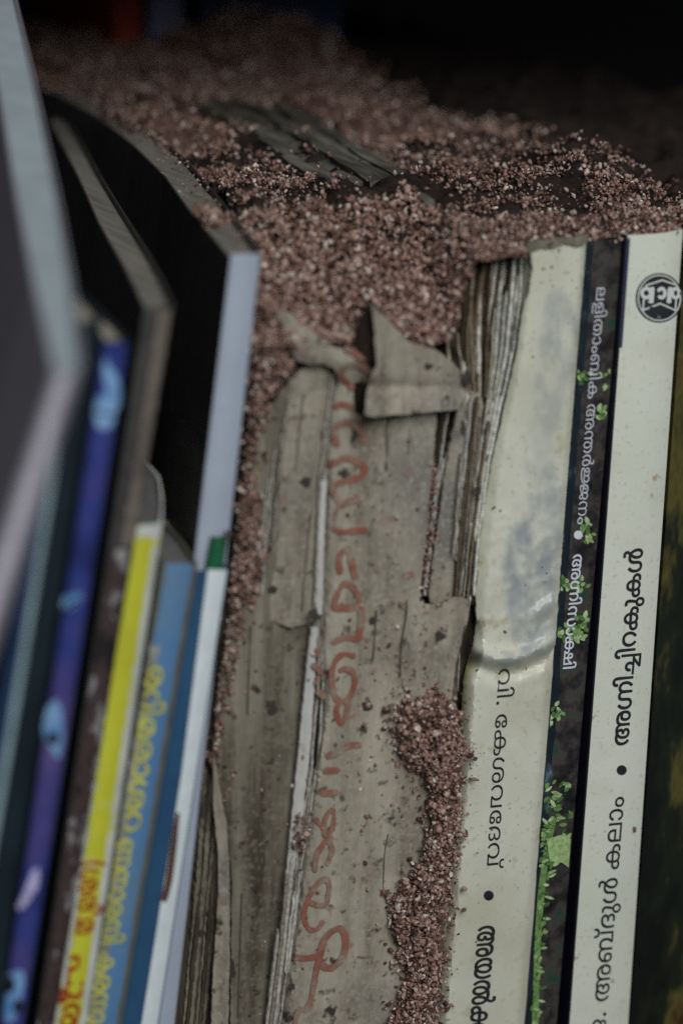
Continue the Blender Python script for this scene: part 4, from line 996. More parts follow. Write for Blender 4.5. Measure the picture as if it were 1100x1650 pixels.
TL, TR, BL, BR = (78, 640), (112, 636), (-92, 1650), (-52, 1650)
b1, y1 = book('thin_book', 'thin navy book with a pale teal strip along its spine, beside the largest grey book', 'book',
              TL, TR, BL, BR, -.062, M['navy'], M['page_dim'], lpath=[(70, 612), (60, 585)], rpath=[(104, 610), (95, 585)], group=GL)
printed('spine_stripe', [strip(TL, TR, BL, BR, .70, .97, 640, 1690)], y1, M['teal'], b1, step=9, lift=.0004)

TL, TR, BL, BR = (86, 598), (134, 588), (-125, 1250), (-66, 1250)
b0, y0_ = book('large_book', 'large grey book in the left foreground with a pinkish white spine, blurred by nearness', 'book',
               TL, TR, BL, BR, -.095, M['mauve'], flat('blue_grey_page_block', (.27, .31, .33), var=.1, rough=.8),
               lpath=[(52, 450, -.062), (22, 300, -.02), (-8, 110, .035), (-26, 0, .07), (-34, -70, .10)],
               rpath=[(118, 450, -.062), (94, 300, -.02), (54, 110, .035), (28, 0, .07), (16, -70, .10)], group=GL, rnd=.003, recess=.0004)
printed('spine_face', [strip(TL, TR, BL, BR, .05, .93, 602, 1290)], y0_, M['pinkish'], b0, step=9)

# ------------------------------------------------------------------ right books
GR = 'upright paperbacks on the right'
# green jungle book at the far right
TL, TR, BL, BR = (1104, 392), (1240, 380), (1014, 1650), (1150, 1650)
b14, y14 = book('paperback', 'dark paperback with a green and yellow foliage cover at the right edge', 'book', TL, TR, BL, BR, .0035,
                M['jungle'], M['page_dim'], group=GR, rnd=.0004)

TL, TR, BL, BR = (1011, 379), (1099, 370), (917, 1650), (1011, 1650)
b13, y13 = book('paperback', 'cream paperback with a round black emblem at the top of its spine', 'book', TL, TR, BL, BR, 0.0,
                M['cream_smooth'], M['page'], group=GR, rnd=.0013, ns=10, side=M['violet_dark'])
printed('spine_edge', [strip(TL, TR, BL, BR, .002, .045, 384, 560)], y13, flat('dark_violet_edge', (.022, .022, .07)), b13, step=9, lift=.0001)
lettering('spine_lettering', 'C1', (1011, 1201), (1035, 882), 21, y13, M['text_dark'], b13, -1, 20)
lettering('spine_lettering', 'C2', (979, 1614), (1005, 1282), 21, y13, M['text_dark'], b13, -1, 6)
lettering('spine_lettering', 'C3', (973, 1712), (976, 1628), 21, y13, M['text_dark'], b13, -1, 6)
printed('spine_bullet', [disc((1001, 1241), 8)], y13, M['text_dark'], b13)
# round emblem
E0 = np.array((1061.5, 480.))
emb_o = printed('emblem', [disc(E0, 37.5, 40, 48)], y13, M['text_dark'], b13.parent, step=5)


def ring(r0, r1, k0, k1, n=48):
    return [disc(E0, r0, k0, n), disc(E0, r1, k1, n)[::-1]]


EM = flat('emblem_white_print', (.6, .6, .56), rough=.45, var=.06)
emb = []


def e(x, y):
    return (1000 + x / 11, 420 + y / 11)


def bar(pts, r, closed=False):
    P = [e(*p) for p in pts]
    n = len(P)
    return [capsule(P[i], P[(i + 1) % n], r, r, 3) for i in range(n if closed else n - 1)]


emb += bar([(440, 480), (440, 440), (730, 345), (985, 435), (985, 480)], 1.3)
emb += bar([(405, 650), (385, 880), (690, 760), (960, 880), (975, 640)], 1.3)
for cx, sx in ((430, 1), (985, 1)):
    pass


def arc(cx, cy, rx, ry, a0, a1, r, n=14):
    P = [(cx + rx * math.cos(math.radians(a0 + (a1 - a0) * i / n)), cy + ry * math.sin(math.radians(a0 + (a1 - a0) * i / n))) for i in range(n + 1)]
    return bar(P, r)


emb += arc(445, 575, 78, 82, 0, 360, 2.7) + bar([(550, 500), (535, 720)], 3.6) + bar([(490, 735), (560, 735)], 1.2) + bar([(450, 492), (580, 492)], 1.4)
emb += arc(715, 575, 60, 82, 215, 490, 2.8)
emb += arc(965, 575, 62, 82, 0, 360, 2.7) + bar([(865, 500), (845, 720)], 3.6) + bar([(815, 735), (880, 735)], 1.2) + bar([(840, 492), (960, 492)], 1.4)
printed('emblem_mark', emb, lambda a, b: y13(a, b) - .0001, EM, emb_o)
V = []
printed('emblem_mark', ring(35.0, 33.0, 37.4, 35.4), lambda a, b: y13(a, b) - .0001, EM, emb_o)
printed('emblem_mark', [disc(e(668, 1005), 2.6, n=14), disc(e(668, 1005), 1.5, n=14)[::-1]], lambda a, b: y13(a, b) - .00008,
        flat('emblem_grey_print', (.25, .25, .25)), emb_o)

# black plant book
TL, TR, BL, BR = (946, 386), (1003, 380), (846, 1650), (896, 1650)
b12, y12 = book('paperback', 'black paperback with small green plants and white lettering on its spine', 'book', TL, TR, BL, BR, .0018,
                M['soil_print'], M['page'], group=GR, rnd=.0005, ns=8)
printed('spine_edge', [strip(TL, TR, BL, BR, .0, .19, 386, 1690, wob=2.6, seed=4)], y12, M['laminate'], b12, step=9, lift=.0001)
lettering('spine_lettering', 'B1', (961, 462), (929, 846), 13.5, lambda a, b: y12(a, b) - .0001, M['text_white'], b12, 1, -8)
lettering('spine_lettering', 'B2', (923, 893), (906, 1080), 14, lambda a, b: y12(a, b) - .0001, M['text_white'], b12, 1, 12)
printed('spine_bullet', [disc((931, 862), 7)], lambda a, b: y12(a, b) - .0001, M['text_white'], b12)


def leaf(c, a, L, w):
    a = math.radians(a)
    d = np.array((math.cos(a), math.sin(a)))
    n = np.array((-d[1], d[0]))
    c = np.array(c, float)
    k = [(0, 0), (.25, .8), (.55, 1), (.85, .6), (1, 0), (.85, -.6), (.55, -1), (.25, -.8)]
    return [tuple(c + d * L * t + n * w * s) for t, s in k]


rl = random.Random(5)
clip = lambda L: [[(min(max(x, 946 - (y - 386) * .079 + 1), 1001 - (y - 379) * .084), y) for x, y in lf] for lf in L]


def plant(lv, lp):
    """one printed sprig: every leaf its own small facet, later ones laid over earlier"""
    V, F = [], []
    for k, lf in enumerate(clip(lv + lp)):
        base = len(V)
        V += [UY(x, y, y12(x, y) - .0002 - .000004 * k) for x, y in lf]
        F.append(tuple(range(base, base + len(lf))))
    make('plant_print', V, F, M['leaf'], b12)


lv, lp = [], []
for cx, cy, n, L in ((940, 606, 9, 11), (976, 612, 7, 10), (962, 664, 8, 13), (942, 850, 9, 12), (950, 868, 4, 10), (910, 942, 7, 13),
                     (936, 946, 6, 11), (938, 1008, 12, 14), (910, 1020, 8, 13), (928, 1026, 6, 15), (897, 1148, 9, 12), (886, 1160, 5, 10)):
    for k in range(n + 2):
        a = rl.uniform(0, 360)
        q = (cx + rl.uniform(-7, 7), cy + rl.uniform(-10, 10))
        (lp if rl.random() < .45 else lv).append(leaf(q, a, L * rl.uniform(.75, 1.15), L * .27))
    plant(lv, lp)
    lv, lp = [], []
for y in range(1264, 1650, 6):                   # the tall plant climbing from the bottom
    t = (y - 1268) / 382
    w = (26 if y < 1400 else 10) * (1.0 if y > 1300 else .7)
    x = 893 - t * 30 - (6 if y > 1420 else 0)
    for k in range(3 if y < 1400 else 1):
        q = (x + rl.uniform(-w, w) * (1 if y < 1400 else .6), y)
        if q[0] < 873 - t * 20:
            q = (873 - t * 20, y)
        (lp if rl.random() < .35 else lv).append(leaf(q, rl.uniform(-60, 60) if y < 1400 else rl.uniform(-80, 20), rl.uniform(9, 17), rl.uniform(2, 3.4)))
lp.append([(880, 1352), (905, 1345), (919, 1352), (917, 1398), (905, 1390), (885, 1388)])
plant(lv, lp)
printed('stem_print', stroke([(862, 1650), (864, 1560), (868, 1480), (876, 1400), (890, 1320)], 5), lambda a, b: y12(a, b) - .00003, M['leaf'], b12, lift=.0001)

# wide cream book with the wrinkled spine
TL, TR, BL, BR = (858, 396), (944, 386), (716, 1650), (844, 1650)
b11, y11 = book('paperback', 'wide cream paperback with a wrinkled, grey-stained spine next to the torn book', 'book', TL, TR, BL, BR, .0022,
                M['cream'], M['page'], group=GR, rnd=.0004)


def cream_y(px, py):
    """the loose spine cover: rounded at both edges, buckled into a fold near the middle"""
    t = (py - 390) / 1260
    xl = np.interp(py, (390, 560, 700, 850, 960, 1060, 1100, 1200, 1300, 1650), (848, 830, 800, 776, 766, 760, 746, 740, 732, 700))
    xr = lerp(945, 845, t)
    s = (px - xl) / (xr - xl)
    y = 0.0006
    y += .0030 * max(0, .13 - s) / .13 * (1 if py > 1000 else .5)
    y += .0016 * max(0, s - .92) / .08
    # buckle
    yc = 1045 + 22 * math.sin(s * 3.4) - 10 * s
    d = (py - yc) / 13
    y -= .0024 * math.exp(-d * d) * (0.5 + .5 * math.sin(math.pi * min(max(s * 1.05, 0), 1)))
    d2 = (py - yc - 24) / 12
    y += .0013 * math.exp(-d2 * d2)
    d3 = (py - (1000 - 70 * (s - .55)) ) / 16
    y -= .0011 * math.exp(-d3 * d3) * max(0, min(1, (s - .35) * 3))
    # fine wrinkles, stronger on the damp right half
    k = math.exp(-((py - 950) / 170) ** 2)
    y -= .0009 * k * (.35 - min(.35, abs(fbm(px / 50 + py / 60, py / 90 - px / 70, 4)))) * (.6 + s)
    y -= .0004 * k * (.25 - min(.25, abs(fbm(px / 24 + py / 70, py / 60, 14)))) * (.4 + s)
    y -= .00035 * fbm(px / 55, py / 160, 2)
    return y


cr_poly = [(851, 398), (880, 391), (944, 384), (930, 560), (909, 820), (896, 1010), (882, 1190), (845, 1665), (700, 1665), (716, 1480),
           (730, 1330), (741, 1200), (747, 1100), (754, 1068), (764, 1040), (768, 1000), (766, 960), (772, 880), (778, 830), (792, 745),
           (805, 690), (818, 630), (834, 560), (842, 500), (852, 470), (858, 430)]
cr = sheet('spine_cover', cr_poly, cream_y, M['cream'], b11.parent, step=5, thick=.0006, amp=1.1, seed=44)
# damp grey stains with their own outline, and olive left-edge shade, mixed into the cover's colour
me = cr.data
att = me.color_attributes.new('stain_and_shade', 'FLOAT_COLOR', 'POINT')


def to_px(p):
    q = ROT @ (np.array(p) - CAM)
    return q[0] / q[2] * F_PX + PC[0], q[1] / q[2] * F_PX + PC[1]


for v in me.vertices:
    px, py = to_px(np.array(v.co) + origin(b11.parent))
    s1 = 0
    for cx, cy, rx, ry, g in ((900, 545, 32, 75, .7), (885, 640, 26, 60, .55), (880, 840, 30, 90, .75), (852, 930, 42, 95, 1.0), (862, 1015, 36, 45, 1.0),
                              (800, 1062, 40, 14, .8), (790, 560, 10, 40, .2), (868, 730, 25, 70, .35)):
        e_ = ((px - cx) / rx) ** 2 + ((py - cy) / ry) ** 2
        s1 = max(s1, g * max(0, min(1, (1.35 - e_) * 1.6)))
    s1 *= .8 * max(0, min(1.25, .78 + 1.3 * fbm(px / 30, py / 55, 3) + .5 * fbm(px / 8, py / 14, 6)))
    xl = np.interp(py, (390, 560, 700, 850, 960, 1060, 1100, 1200, 1300, 1650), (848, 830, 800, 776, 766, 760, 746, 740, 732, 700))
    s2 = max(0, 1 - (px - xl) / 17) * (1 if py > 1060 else .35)
    att.data[v.index].color = (max(0, min(1, s1)), max(0, min(1, s2)), 0, 1)
mc = M['cream'].copy()
mc.name = 'stained_cream_cover'
cr.data.materials[0] = mc
nt = mc.node_tree
bs = nt.nodes['Principled BSDF']
src = bs.inputs['Base Color'].links[0].from_socket
an = nt.nodes.new('ShaderNodeVertexColor')
an.layer_name = 'stain_and_shade'
sp_ = nt.nodes.new('ShaderNodeSeparateColor')
nt.links.new(an.outputs['Color'], sp_.inputs[0])
for ch, colr in (('Red', (.31, .33, .335)), ('Green', (.24, .22, .10))):
    mx = nt.nodes.new('ShaderNodeMix')
    mx.data_type = 'RGBA'
    mx.inputs[7].default_value = rgba(colr)
    nt.links.new(sp_.outputs[ch], mx.inputs[0])
    nt.links.new(src, mx.inputs[6])
    src = mx.outputs[2]
nt.links.new(src, bs.inputs['Base Color'])
bs.inputs['Roughness'].default_value = .34
lettering('spine_lettering', 'A1', (803, 1077), (784, 1398), 18.5, cream_y, M['text_dark'], cr, 1, 0)
lettering('spine_lettering', 'A2', (771, 1492), (752, 1716), 26, cream_y, M['text_dark'], cr, 1, 22)
printed('spine_bullet', [disc((787, 1443), 8)], cream_y, M['text_dark'], cr)

# ------------------------------------------------------------------ the torn book
torn = thing('torn_book', 'thick torn book with peeling grey paper and red handwriting on its spine', 'book', tuple(UY(520, 1650, .03) * (1, 1, 0) + (0, 0, FLOOR)))


def fib(px, py, s, a=.0004):
    lean = px + (py - 600) * .1
    return a * fbm(lean / 26 + s * 9, py / 260, s) + a * .5 * fbm(lean / 9, py / 120, s + 5) + a * .3 * fbm(lean / 16, py / 22, s + 9)


W_ = np.interp
# pulp block behind everything, down to the shelf
def block_y(px, py):
    return .0072 + fib(px, py, 1, .0012)


blk = [(405, 660), (440, 600), (520, 570), (600, 560), (690, 545), (728, 480), (748, 404), (845, 398), (835, 560), (800, 690), (775, 850), (765, 960), (750, 1100),
       (742, 1200), (730, 1340), (700, 1650), (690, 1790), (260, 1790), (276, 1650), (320, 1300), (362, 960), (385, 780)]
sheet('page_block', blk, block_y, M['dark_pulp'], torn, step=14, thick=.125, amp=1.5, seed=1)

# left leaves
def left_y(px, py):
    return .0030 + fib(px, py, 2, .0005) + .0016 * W_(px - (430 - (py - 950) * .12), (-60, 0, 20), (1, 0, 0))


sheet('spine_paper', [(400, 800), (418, 690), (452, 630), (478, 604), (470, 700), (450, 880), (436, 950), (446, 975), (480, 980), (506, 985), (520, 1000), (505, 1160),
                      (480, 1330), (458, 1480), (438, 1660), (372, 1660), (372, 1560), (374, 1420), (366, 1330), (352, 1270), (342, 1215), (352, 1100), (372, 980)],
      left_y, M['brown_paper'], torn, step=6, thick=.0008, amp=1.2, seed=2)
# narrow curled leaf lower left
def curl_y(px, py):
    e = px - W_(py, (1190, 1260, 1340, 1450, 1660), (346, 356, 368, 371, 366))
    return .0042 + .00009 * max(-40, e) ** 2 * .06 + fib(px, py, 3, .0003) - .0018 * math.exp(-((e + 2) / 5) ** 2)


sheet('torn_leaf', [(344, 1215), (352, 1262), (366, 1330), (371, 1420), (370, 1560), (368, 1660), (340, 1660), (344, 1560), (352, 1440), (352, 1380), (344, 1300)],
      lambda a, b: .0026 + fib(a, b, 4, .0003) - .0012 * W_(a - W_(b, (1190, 1260, 1340, 1450, 1660), (346, 356, 368, 371, 366)), (-16, -3, 0), (0, .6, 1)),
      M['old_paper'], torn, step=6, thick=.0005, amp=.6, seed=4)
# rough pulp strips in the lower-left gap
for k in range(7):
    x0 = 318 + k * 5
    sheet('torn_layer', [(x0 + 10, 1235 + 12 * k), (x0 + 15, 1240 + 12 * k), (x0 + 5, 1420), (x0 - 18, 1660), (x0 - 24, 1660), (x0 - 2, 1420)],
          lambda a, b, k=k: .0062 - .0003 * (k % 3) + fib(a, b, 20 + k, .0008), M['dark_pulp'] if k % 2 else M['brown_paper'], torn, step=7, thick=.003, amp=1.4, seed=30 + k)

# pale rounded leaf left of the crack
def leaf_y(px, py):
    xl = W_(py, (580, 620, 800, 990), (470, 466, 447, 430))
    xr = W_(py, (580, 620, 760, 900, 990), (545, 538, 520, 514, 512))
    s = (px - xl) / (xr - xl)
    return .0016 + .0018 * (2 * s - 1) ** 2 * .7 + .0012 * max(0, s - .85) / .15 + fib(px, py, 5, .0005)


sheet('spine_paper', [(470, 612), (486, 594), (512, 588), (530, 590), (536, 606), (528, 640), (520, 700), (512, 770), (510, 850), (508, 940), (506, 1000),
                      (470, 1012), (434, 1000), (436, 930), (448, 800), (462, 690)], leaf_y, M['old_paper'], torn, step=6, thick=.0009, amp=1.2, seed=6)

# central handwritten panel
def mid_y(px, py):
    xl = W_(py, (560, 640, 740, 900, 1000, 1150, 1280, 1450, 1660), (545, 535, 525, 519, 518, 520, 500, 478, 452))
    y = .0004 + fib(px, py, 7, .0006)
    y += .0018 * max(0, 1 - max(0, px - xl) / 9)
    xc = W_(py, (660, 760, 860, 1050), (632, 622, 616, 612))
    y += .0007 * math.exp(-((px - xc) / 3.0) ** 2) * W_(py, (640, 670, 800, 900), (0, 1, .7, 0))
    xc = W_(py, (930, 1130), (678, 640))
    y += .0006 * math.exp(-((px - xc) / 2.5) ** 2) * W_(py, (950, 990, 1130, 1160), (0, 1, 1, 0))
    y -= .0010 * W_(px, (640, 700, 760), (0, .4, 1)) * W_(py, (900, 1000), (0, 1))
    return y


mid = [(548, 520), (580, 540), (600, 555), (600, 640), (650, 660), (704, 655), (700, 720), (692, 800), (684, 880), (676, 950), (684, 975), (700, 975), (740, 962),
       (757, 968), (753, 1000), (742, 1035), (734, 1070), (728, 1120), (742, 1160), (738, 1280), (728, 1400), (704, 1660), (450, 1660), (466, 1530), (480, 1440),
       (498, 1300), (520, 1200), (524, 1120), (517, 1040), (516, 960), (520, 860), (524, 770), (534, 680), (544, 610)]
sheet('spine_paper', mid, mid_y, M['old_paper'], torn, step=6, thick=.0010, amp=1.3, seed=8)

# tongue of paper at the top, running up left under the frass
def tong_y(px, py):
    return -.0024 + .0012 * W_(px, (455, 520, 600), (1.0, .5, 0)) + .0030 * W_(py - (596 - .25 * abs(px - 560)), (-10, 30), (0, 1)) + fib(px, py, 9, .0005)


sheet('spine_paper', [(446, 498), (470, 506), (505, 535), (540, 560), (566, 566), (584, 545), (590, 575), (604, 600), (600, 620), (572, 628), (548, 622), (540, 596),
                      (524, 586), (500, 588), (476, 580), (458, 540)], tong_y, M['old_paper'], torn, step=7, thick=.0007, amp=1.2, seed=10)

# strip right of the groove
def right_y(px, py):
    xl = W_(py, (600, 660, 800, 970), (742, 735, 708, 684))
    xr = W_(py, (600, 740, 960), (775, 765, 742))
    s = (px - xl) / max(1, xr - xl)
    return .0022 + .0015 * max(0, .3 - s) - .0008 * max(0, s - .6) + fib(px, py, 11, .0005)


sheet('spine_paper', [(738, 660), (752, 640), (772, 632), (780, 660), (772, 740), (760, 830), (748, 900), (738, 966), (716, 972), (692, 972), (690, 960), (700, 880),
                      (712, 800), (724, 720)], right_y, M['old_paper'], torn, step=8, thick=.0009, amp=1.2, seed=12)
# flared torn strip beside the cream book, below
sheet('torn_leaf', [(741, 966), (758, 968), (754, 1000), (745, 1030), (738, 1060), (736, 1120), (726, 1140), (722, 1120), (722, 1075), (728, 1040), (738, 1000)],
      lambda a, b: -.0006 + .0022 * W_(a - W_(b, (960, 1000, 1060, 1140), (756, 752, 737, 734)), (-14, -3, 0, 8), (1, .2, 0, .5)) + fib(a, b, 13, .0004),
      M['brown_paper'], torn, step=6, thick=.0008, amp=.8, seed=14)

# pale inner strips along the crack: stacks of thin torn layers
def layer_set(name, spec, ybase, n, mat, seed, wid=(2, 4.5), dy=.0012, thick=.0009):
    """many thin upright paper layers, each its own loose piece, between a left and a right guide line"""
    rr = random.Random(seed)
    V, F = [], []
    ys, xl, xr = spec
    y0, y1 = ys[0], ys[-1]
    for k in range(n):
        f = (k + rr.uniform(.1, .9)) / n
        a = y0 + (y1 - y0) * max(0, rr.uniform(-.25, .45))
        b = y1 - (y1 - y0) * max(0, rr.uniform(-.3, .4))
        w = rr.uniform(*wid)
        off = rr.uniform(-dy, dy)
        m = max(4, int((b - a) / 9))
        base = len(V)
        for i in range(m + 1):
            y = a + (b - a) * i / m
            x = lerp(W_(y, ys, xl), W_(y, ys, xr), f) + 1.6 * fbm(y / 40, seed + k * 3.1)
            tw = w * (1 + .35 * fbm(y / 14, seed + k)) * (1 - .6 * (i in (0, m)))
            yy = (ybase(x, y) if callable(ybase) else ybase) + off + .0004 * fbm(y / 25, k + seed)
            p, q = UY(x - tw / 2, y, yy), UY(x + tw / 2, y, yy)
            V += [p, q, q + (0, thick, 0), p + (0, thick, 0)]
            if i:
                o = base + 4 * i
                for j in range(4):
                    F.append((o - 4 + j, o - 4 + (j + 1) % 4, o + (j + 1) % 4, o + j))
        F += [(base + 3, base + 2, base + 1, base), tuple(base + 4 * m + j for j in range(4))]
    ob = make(name, V, F, mat, torn)
    fix_normals(ob)
    return ob


def sliver(xl, xr, ys, y, mat, seed, name='torn_layer'):
    poly = [(a, b) for a, b in zip(xl, ys)] + [(a, b) for a, b in zip(xr, ys)][::-1]
    return sheet(name, poly, lambda a, b: y + fib(a, b, seed, .0004), mat, torn, step=5, thick=.0008, amp=.9, seed=seed)


sliver((518, 514, 511, 509), (526, 523, 521, 519), (775, 850, 920, 990), .0012, M['pale_paper'], 40)
sliver((502, 494, 482, 470, 462, 457), (512, 508, 500, 487, 474, 466), (1012, 1080, 1200, 1320, 1400, 1460), .0004, M['pale_paper'], 41)
layer_set('torn_layers', ((1000, 1100, 1250, 1400, 1500, 1660), (506, 504, 488, 462, 452, 432), (520, 521, 512, 488, 474, 452)), .0018, 9, M['torn_layers'], 3, (2, 5))
layer_set('torn_layers', ((1380, 1500, 1660), (456, 448, 428), (486, 472, 452)), .0004, 8, M['torn_layers'], 8, (2.5, 5), .0006)
layer_set('torn_layers', ((610, 760, 960), (464, 446, 430), (472, 454, 438)), .0024, 4, M['torn_layers'], 15, (1.5, 3), .0006)

layer_set('torn_layers', ((600, 760, 900, 990), (536, 516, 510, 506), (546, 526, 522, 519)), .0022, 5, M['torn_layers'], 31, (1.2, 2.6), .0006)
layer_set('torn_layers', ((660, 800, 960), (700, 690, 676), (738, 706, 688)), .0026, 6, M['torn_layers'], 33, (1.4, 3), .0008)
layer_set('torn_layers', ((640, 740, 860, 970), (752, 742, 732, 722), (778, 768, 756, 746)), .0006, 8, M['torn_layers'], 35, (1.2, 3.2), .0007)
layer_set('torn_layers', ((965, 1040, 1130), (742, 724, 722), (758, 742, 738)), .0006, 6, M['torn_layers'], 37, (1.2, 3), .001)
layer_set('torn_layers', ((700, 830, 960), (424, 414, 404), (452, 438, 428)), .0036, 6, M['torn_layers'], 39, (1.4, 3), .0006)

# exposed page edges, top right
layer_set('page_edges', ((402, 480, 560, 640, 760, 860, 975), (744, 734, 738, 750, 747, 740, 733), (852, 849, 838, 816, 788, 774, 764)), lambda x, y: .0030 + .0020 * W_(y, (400, 600), (1, 0)), 34,
          M['page_edges'], 21, (2, 4.6), .0016, .004)
layer_set('page_edges', ((402, 470, 540, 590), (740, 724, 716, 722), (850, 846, 836, 826)), .0040, 22, M['page_edges'], 24, (2, 4.8), .0014, .004)
layer_set('page_edges', ((640, 760, 860, 960), (764, 750, 740, 732), (808, 786, 772, 764)), .0018, 11, M['page_edges'], 27, (2, 4), .0012, .003)

# the triangular flap, standing off the spine
def flap_y(px, py):
    xl = W_(py, (488, 560, 620, 668), (599, 606, 596, 590))
    s = (px - xl) / 160
    y = -.0062 + .0062 * min(1, max(0, s)) ** .8
    y += .0011 * math.exp(-((py - (622 + 4 * s)) / 9) ** 2) * (1 - s * .4) - .0018 * W_(py, (622, 668), (0, 1))
    return y + fib(px, py, 17, .0005)


sheet('paper_flap', [(599, 489), (612, 502), (630, 520), (655, 548), (672, 556), (700, 562), (728, 584), (756, 614), (752, 636), (738, 660), (690, 664), (640, 668), (604, 672),
                     (588, 668), (590, 640), (594, 620), (606, 590), (604, 540)], flap_y, M['old_paper'], torn, step=6, thick=.0005, amp=1.0, seed=18)
# dark sheets painted in as the shade of the opening behind the flap
sheet('hollow_shade', [(603, 488), (588, 494), (577, 530), (574, 556), (586, 572), (604, 592), (640, 600), (640, 530)], lambda a, b: -.0036, M['hollow'], torn, step=8, thick=.0006)
sheet('hollow_shade', [(570, 618), (596, 610), (640, 620), (640, 660), (594, 672), (572, 662)], lambda a, b: min(mid_y(a, b), tong_y(a, b) if b < 640 else 1) - .00045, M['hollow'], torn, step=8, thick=.0002)

# red handwriting, top to bottom
HW = [([(559, 562), (575, 571), (592, 580)], 4.6), ([(566, 623), (554, 611), (549, 600), (555, 591), (574, 587), (590, 595), (601, 604), (595, 611), (588, 613)], 4.8)]
HM = [([(541, 655), (552, 651), (565, 656)], 5), ([(543, 715), (539, 702), (543, 687), (554, 680), (568, 684), (581, 695), (588, 702), (585, 711)], 4.8),
      ([(530, 749), (541, 744), (559, 738), (575, 744), (588, 753), (585, 765), (574, 771), (552, 776), (537, 784), (537, 795), (546, 807), (554, 811), (566, 807), (579, 804)], 5),
      ([(548, 813), (542, 824), (539, 836)], 3), ([(539, 853), (552, 858), (568, 856), (588, 853)], 4.6),
      ([(548, 921), (546, 903), (552, 889), (562, 886), (566, 903), (571, 928)], 5.2),
      ([(538, 978), (543, 959), (554, 941), (569, 947), (577, 962), (579, 976), (559, 980), (540, 980)], 4.8),
      ([(579, 976), (583, 991), (581, 1010), (577, 1029), (557, 1027), (538, 1034)], 5.2),
      ([(569, 1057), (554, 1054), (542, 1063), (535, 1083), (535, 1102), (541, 1124), (554, 1131), (566, 1119), (572, 1100), (569, 1083), (557, 1078), (549, 1080)], 4.4),
      ([(545, 1134), (542, 1148), (549, 1165), (557, 1155), (560, 1136), (554, 1129)], 4),
      ([(529, 1218), (547, 1211), (564, 1201), (578, 1201)], 5.2), ([(526, 1242), (543, 1241)], 5.6), ([(521, 1278), (540, 1277)], 5.4),
      ([(509, 1320), (520, 1334), (525, 1347), (536, 1334), (538, 1315), (535, 1304), (525, 1317), (523, 1334), (525, 1347)], 3.4),
      ([(508, 1402), (510, 1380), (523, 1358), (532, 1358), (535, 1372), (528, 1391)], 4.6),
      ([(498, 1454), (523, 1459), (530, 1437), (528, 1418), (515, 1421), (501, 1440), (493, 1459), (490, 1478), (498, 1497), (512, 1497), (519, 1486)], 4.2),
      ([(517, 1535), (523, 1514), (536, 1500), (550, 1497), (557, 1514), (554, 1538), (542, 1555), (528, 1560), (517, 1552), (515, 1541)], 5.4),
      ([(471, 1542), (493, 1544), (515, 1540)], 5), ([(515, 1541), (509, 1568), (502, 1609), (495, 1625), (482, 1628), (476, 1647), (474, 1662)], 4.6)]
for k, (p, r) in enumerate(HM):
    printed('handwriting_stroke', stroke(p, r, k, .35), mid_y, M['red_ink'], torn, lift=.00035 + .000015 * (k % 5), step=4)
for k, (p, r) in enumerate(HW):
    printed('handwriting_stroke', stroke(p, r, 40 + k, .35), lambda a, b: min(tong_y(a, b), mid_y(a, b) if a > 560 and b > 560 else 1), M['red_ink'], torn, lift=.0006, step=4)

for k, q in enumerate(([(511, 1046), (514, 1056)], [(506, 1072), (514, 1078), (516, 1084)], [(513, 1092), (511, 1100)], [(514, 1116), (521, 1121)])):
    printed('red_smear', stroke(q, 4.5, 71 + k, .9), lambda a, b: min(.0002, mid_y(a, b)), M['red_ink'], torn, lift=.0005, step=5)
CR = flat('painted_crack_shade', (.085, .072, .056), rough=.95, var=.4)  # painted lines for the shade inside cracks; no gap is cut
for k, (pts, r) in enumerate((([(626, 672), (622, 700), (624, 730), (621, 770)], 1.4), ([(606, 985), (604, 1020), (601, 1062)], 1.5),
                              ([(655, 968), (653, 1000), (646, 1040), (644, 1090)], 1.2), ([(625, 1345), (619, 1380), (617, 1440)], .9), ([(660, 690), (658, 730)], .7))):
    printed('crack_shade_line', stroke(pts, r, k, 1.0), mid_y, CR, torn, lift=.0002, step=4)
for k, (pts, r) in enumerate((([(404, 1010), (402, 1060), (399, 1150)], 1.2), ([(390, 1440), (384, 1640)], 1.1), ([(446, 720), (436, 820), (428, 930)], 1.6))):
    printed('crack_shade_line', stroke(pts, r, k + 20, 1.0), left_y, CR, torn, lift=.00035, step=4)
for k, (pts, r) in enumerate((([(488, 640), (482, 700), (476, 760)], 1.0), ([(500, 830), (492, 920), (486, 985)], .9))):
    printed('crack_shade_line', stroke(pts, r, k + 40, 1.0), leaf_y, CR, torn, lift=.00025, step=4)
SM = flat('grey_black_mould', (.045, .038, .032), rough=.95, var=.4, scale=300)
for k, (x, y, r, q) in enumerate(((494, 776, 9, 7), (506, 990, 8, 10), (592, 1137, 7, 9), (440, 950, 8, 6), (430, 885, 6, 8), (690, 590, 7, 5), (600, 1000, 6, 6), (470, 1590, 6, 5),
                                  (752, 610, 7, 12), (560, 830, 3, 3), (770, 790, 6, 8), (745, 690, 4, 12), (438, 1140, 9, 12), (372, 1560, 6, 16))):
    loop = [(x + r * (1 + .5 * fbm(math.cos(t) * 1.5 + k * 5, math.sin(t) * 1.5)) * math.cos(t), y + q * (1 + .5 * fbm(math.cos(t) * 1.5 + k * 5, math.sin(t) * 1.5)) * math.sin(t))
            for t in (2 * math.pi * i / 18 for i in range(18))]
    yf = left_y if x < 445 else leaf_y if x < 500 and y < 1000 else flap_y if (x, y) == (690, 590) else (lambda a, b: -.001) if x > 740 else (lambda a, b: -.0003) if x < 515 else mid_y
    printed('mould_spot', [loop], yf, SM, torn, lift=.0004, step=4)
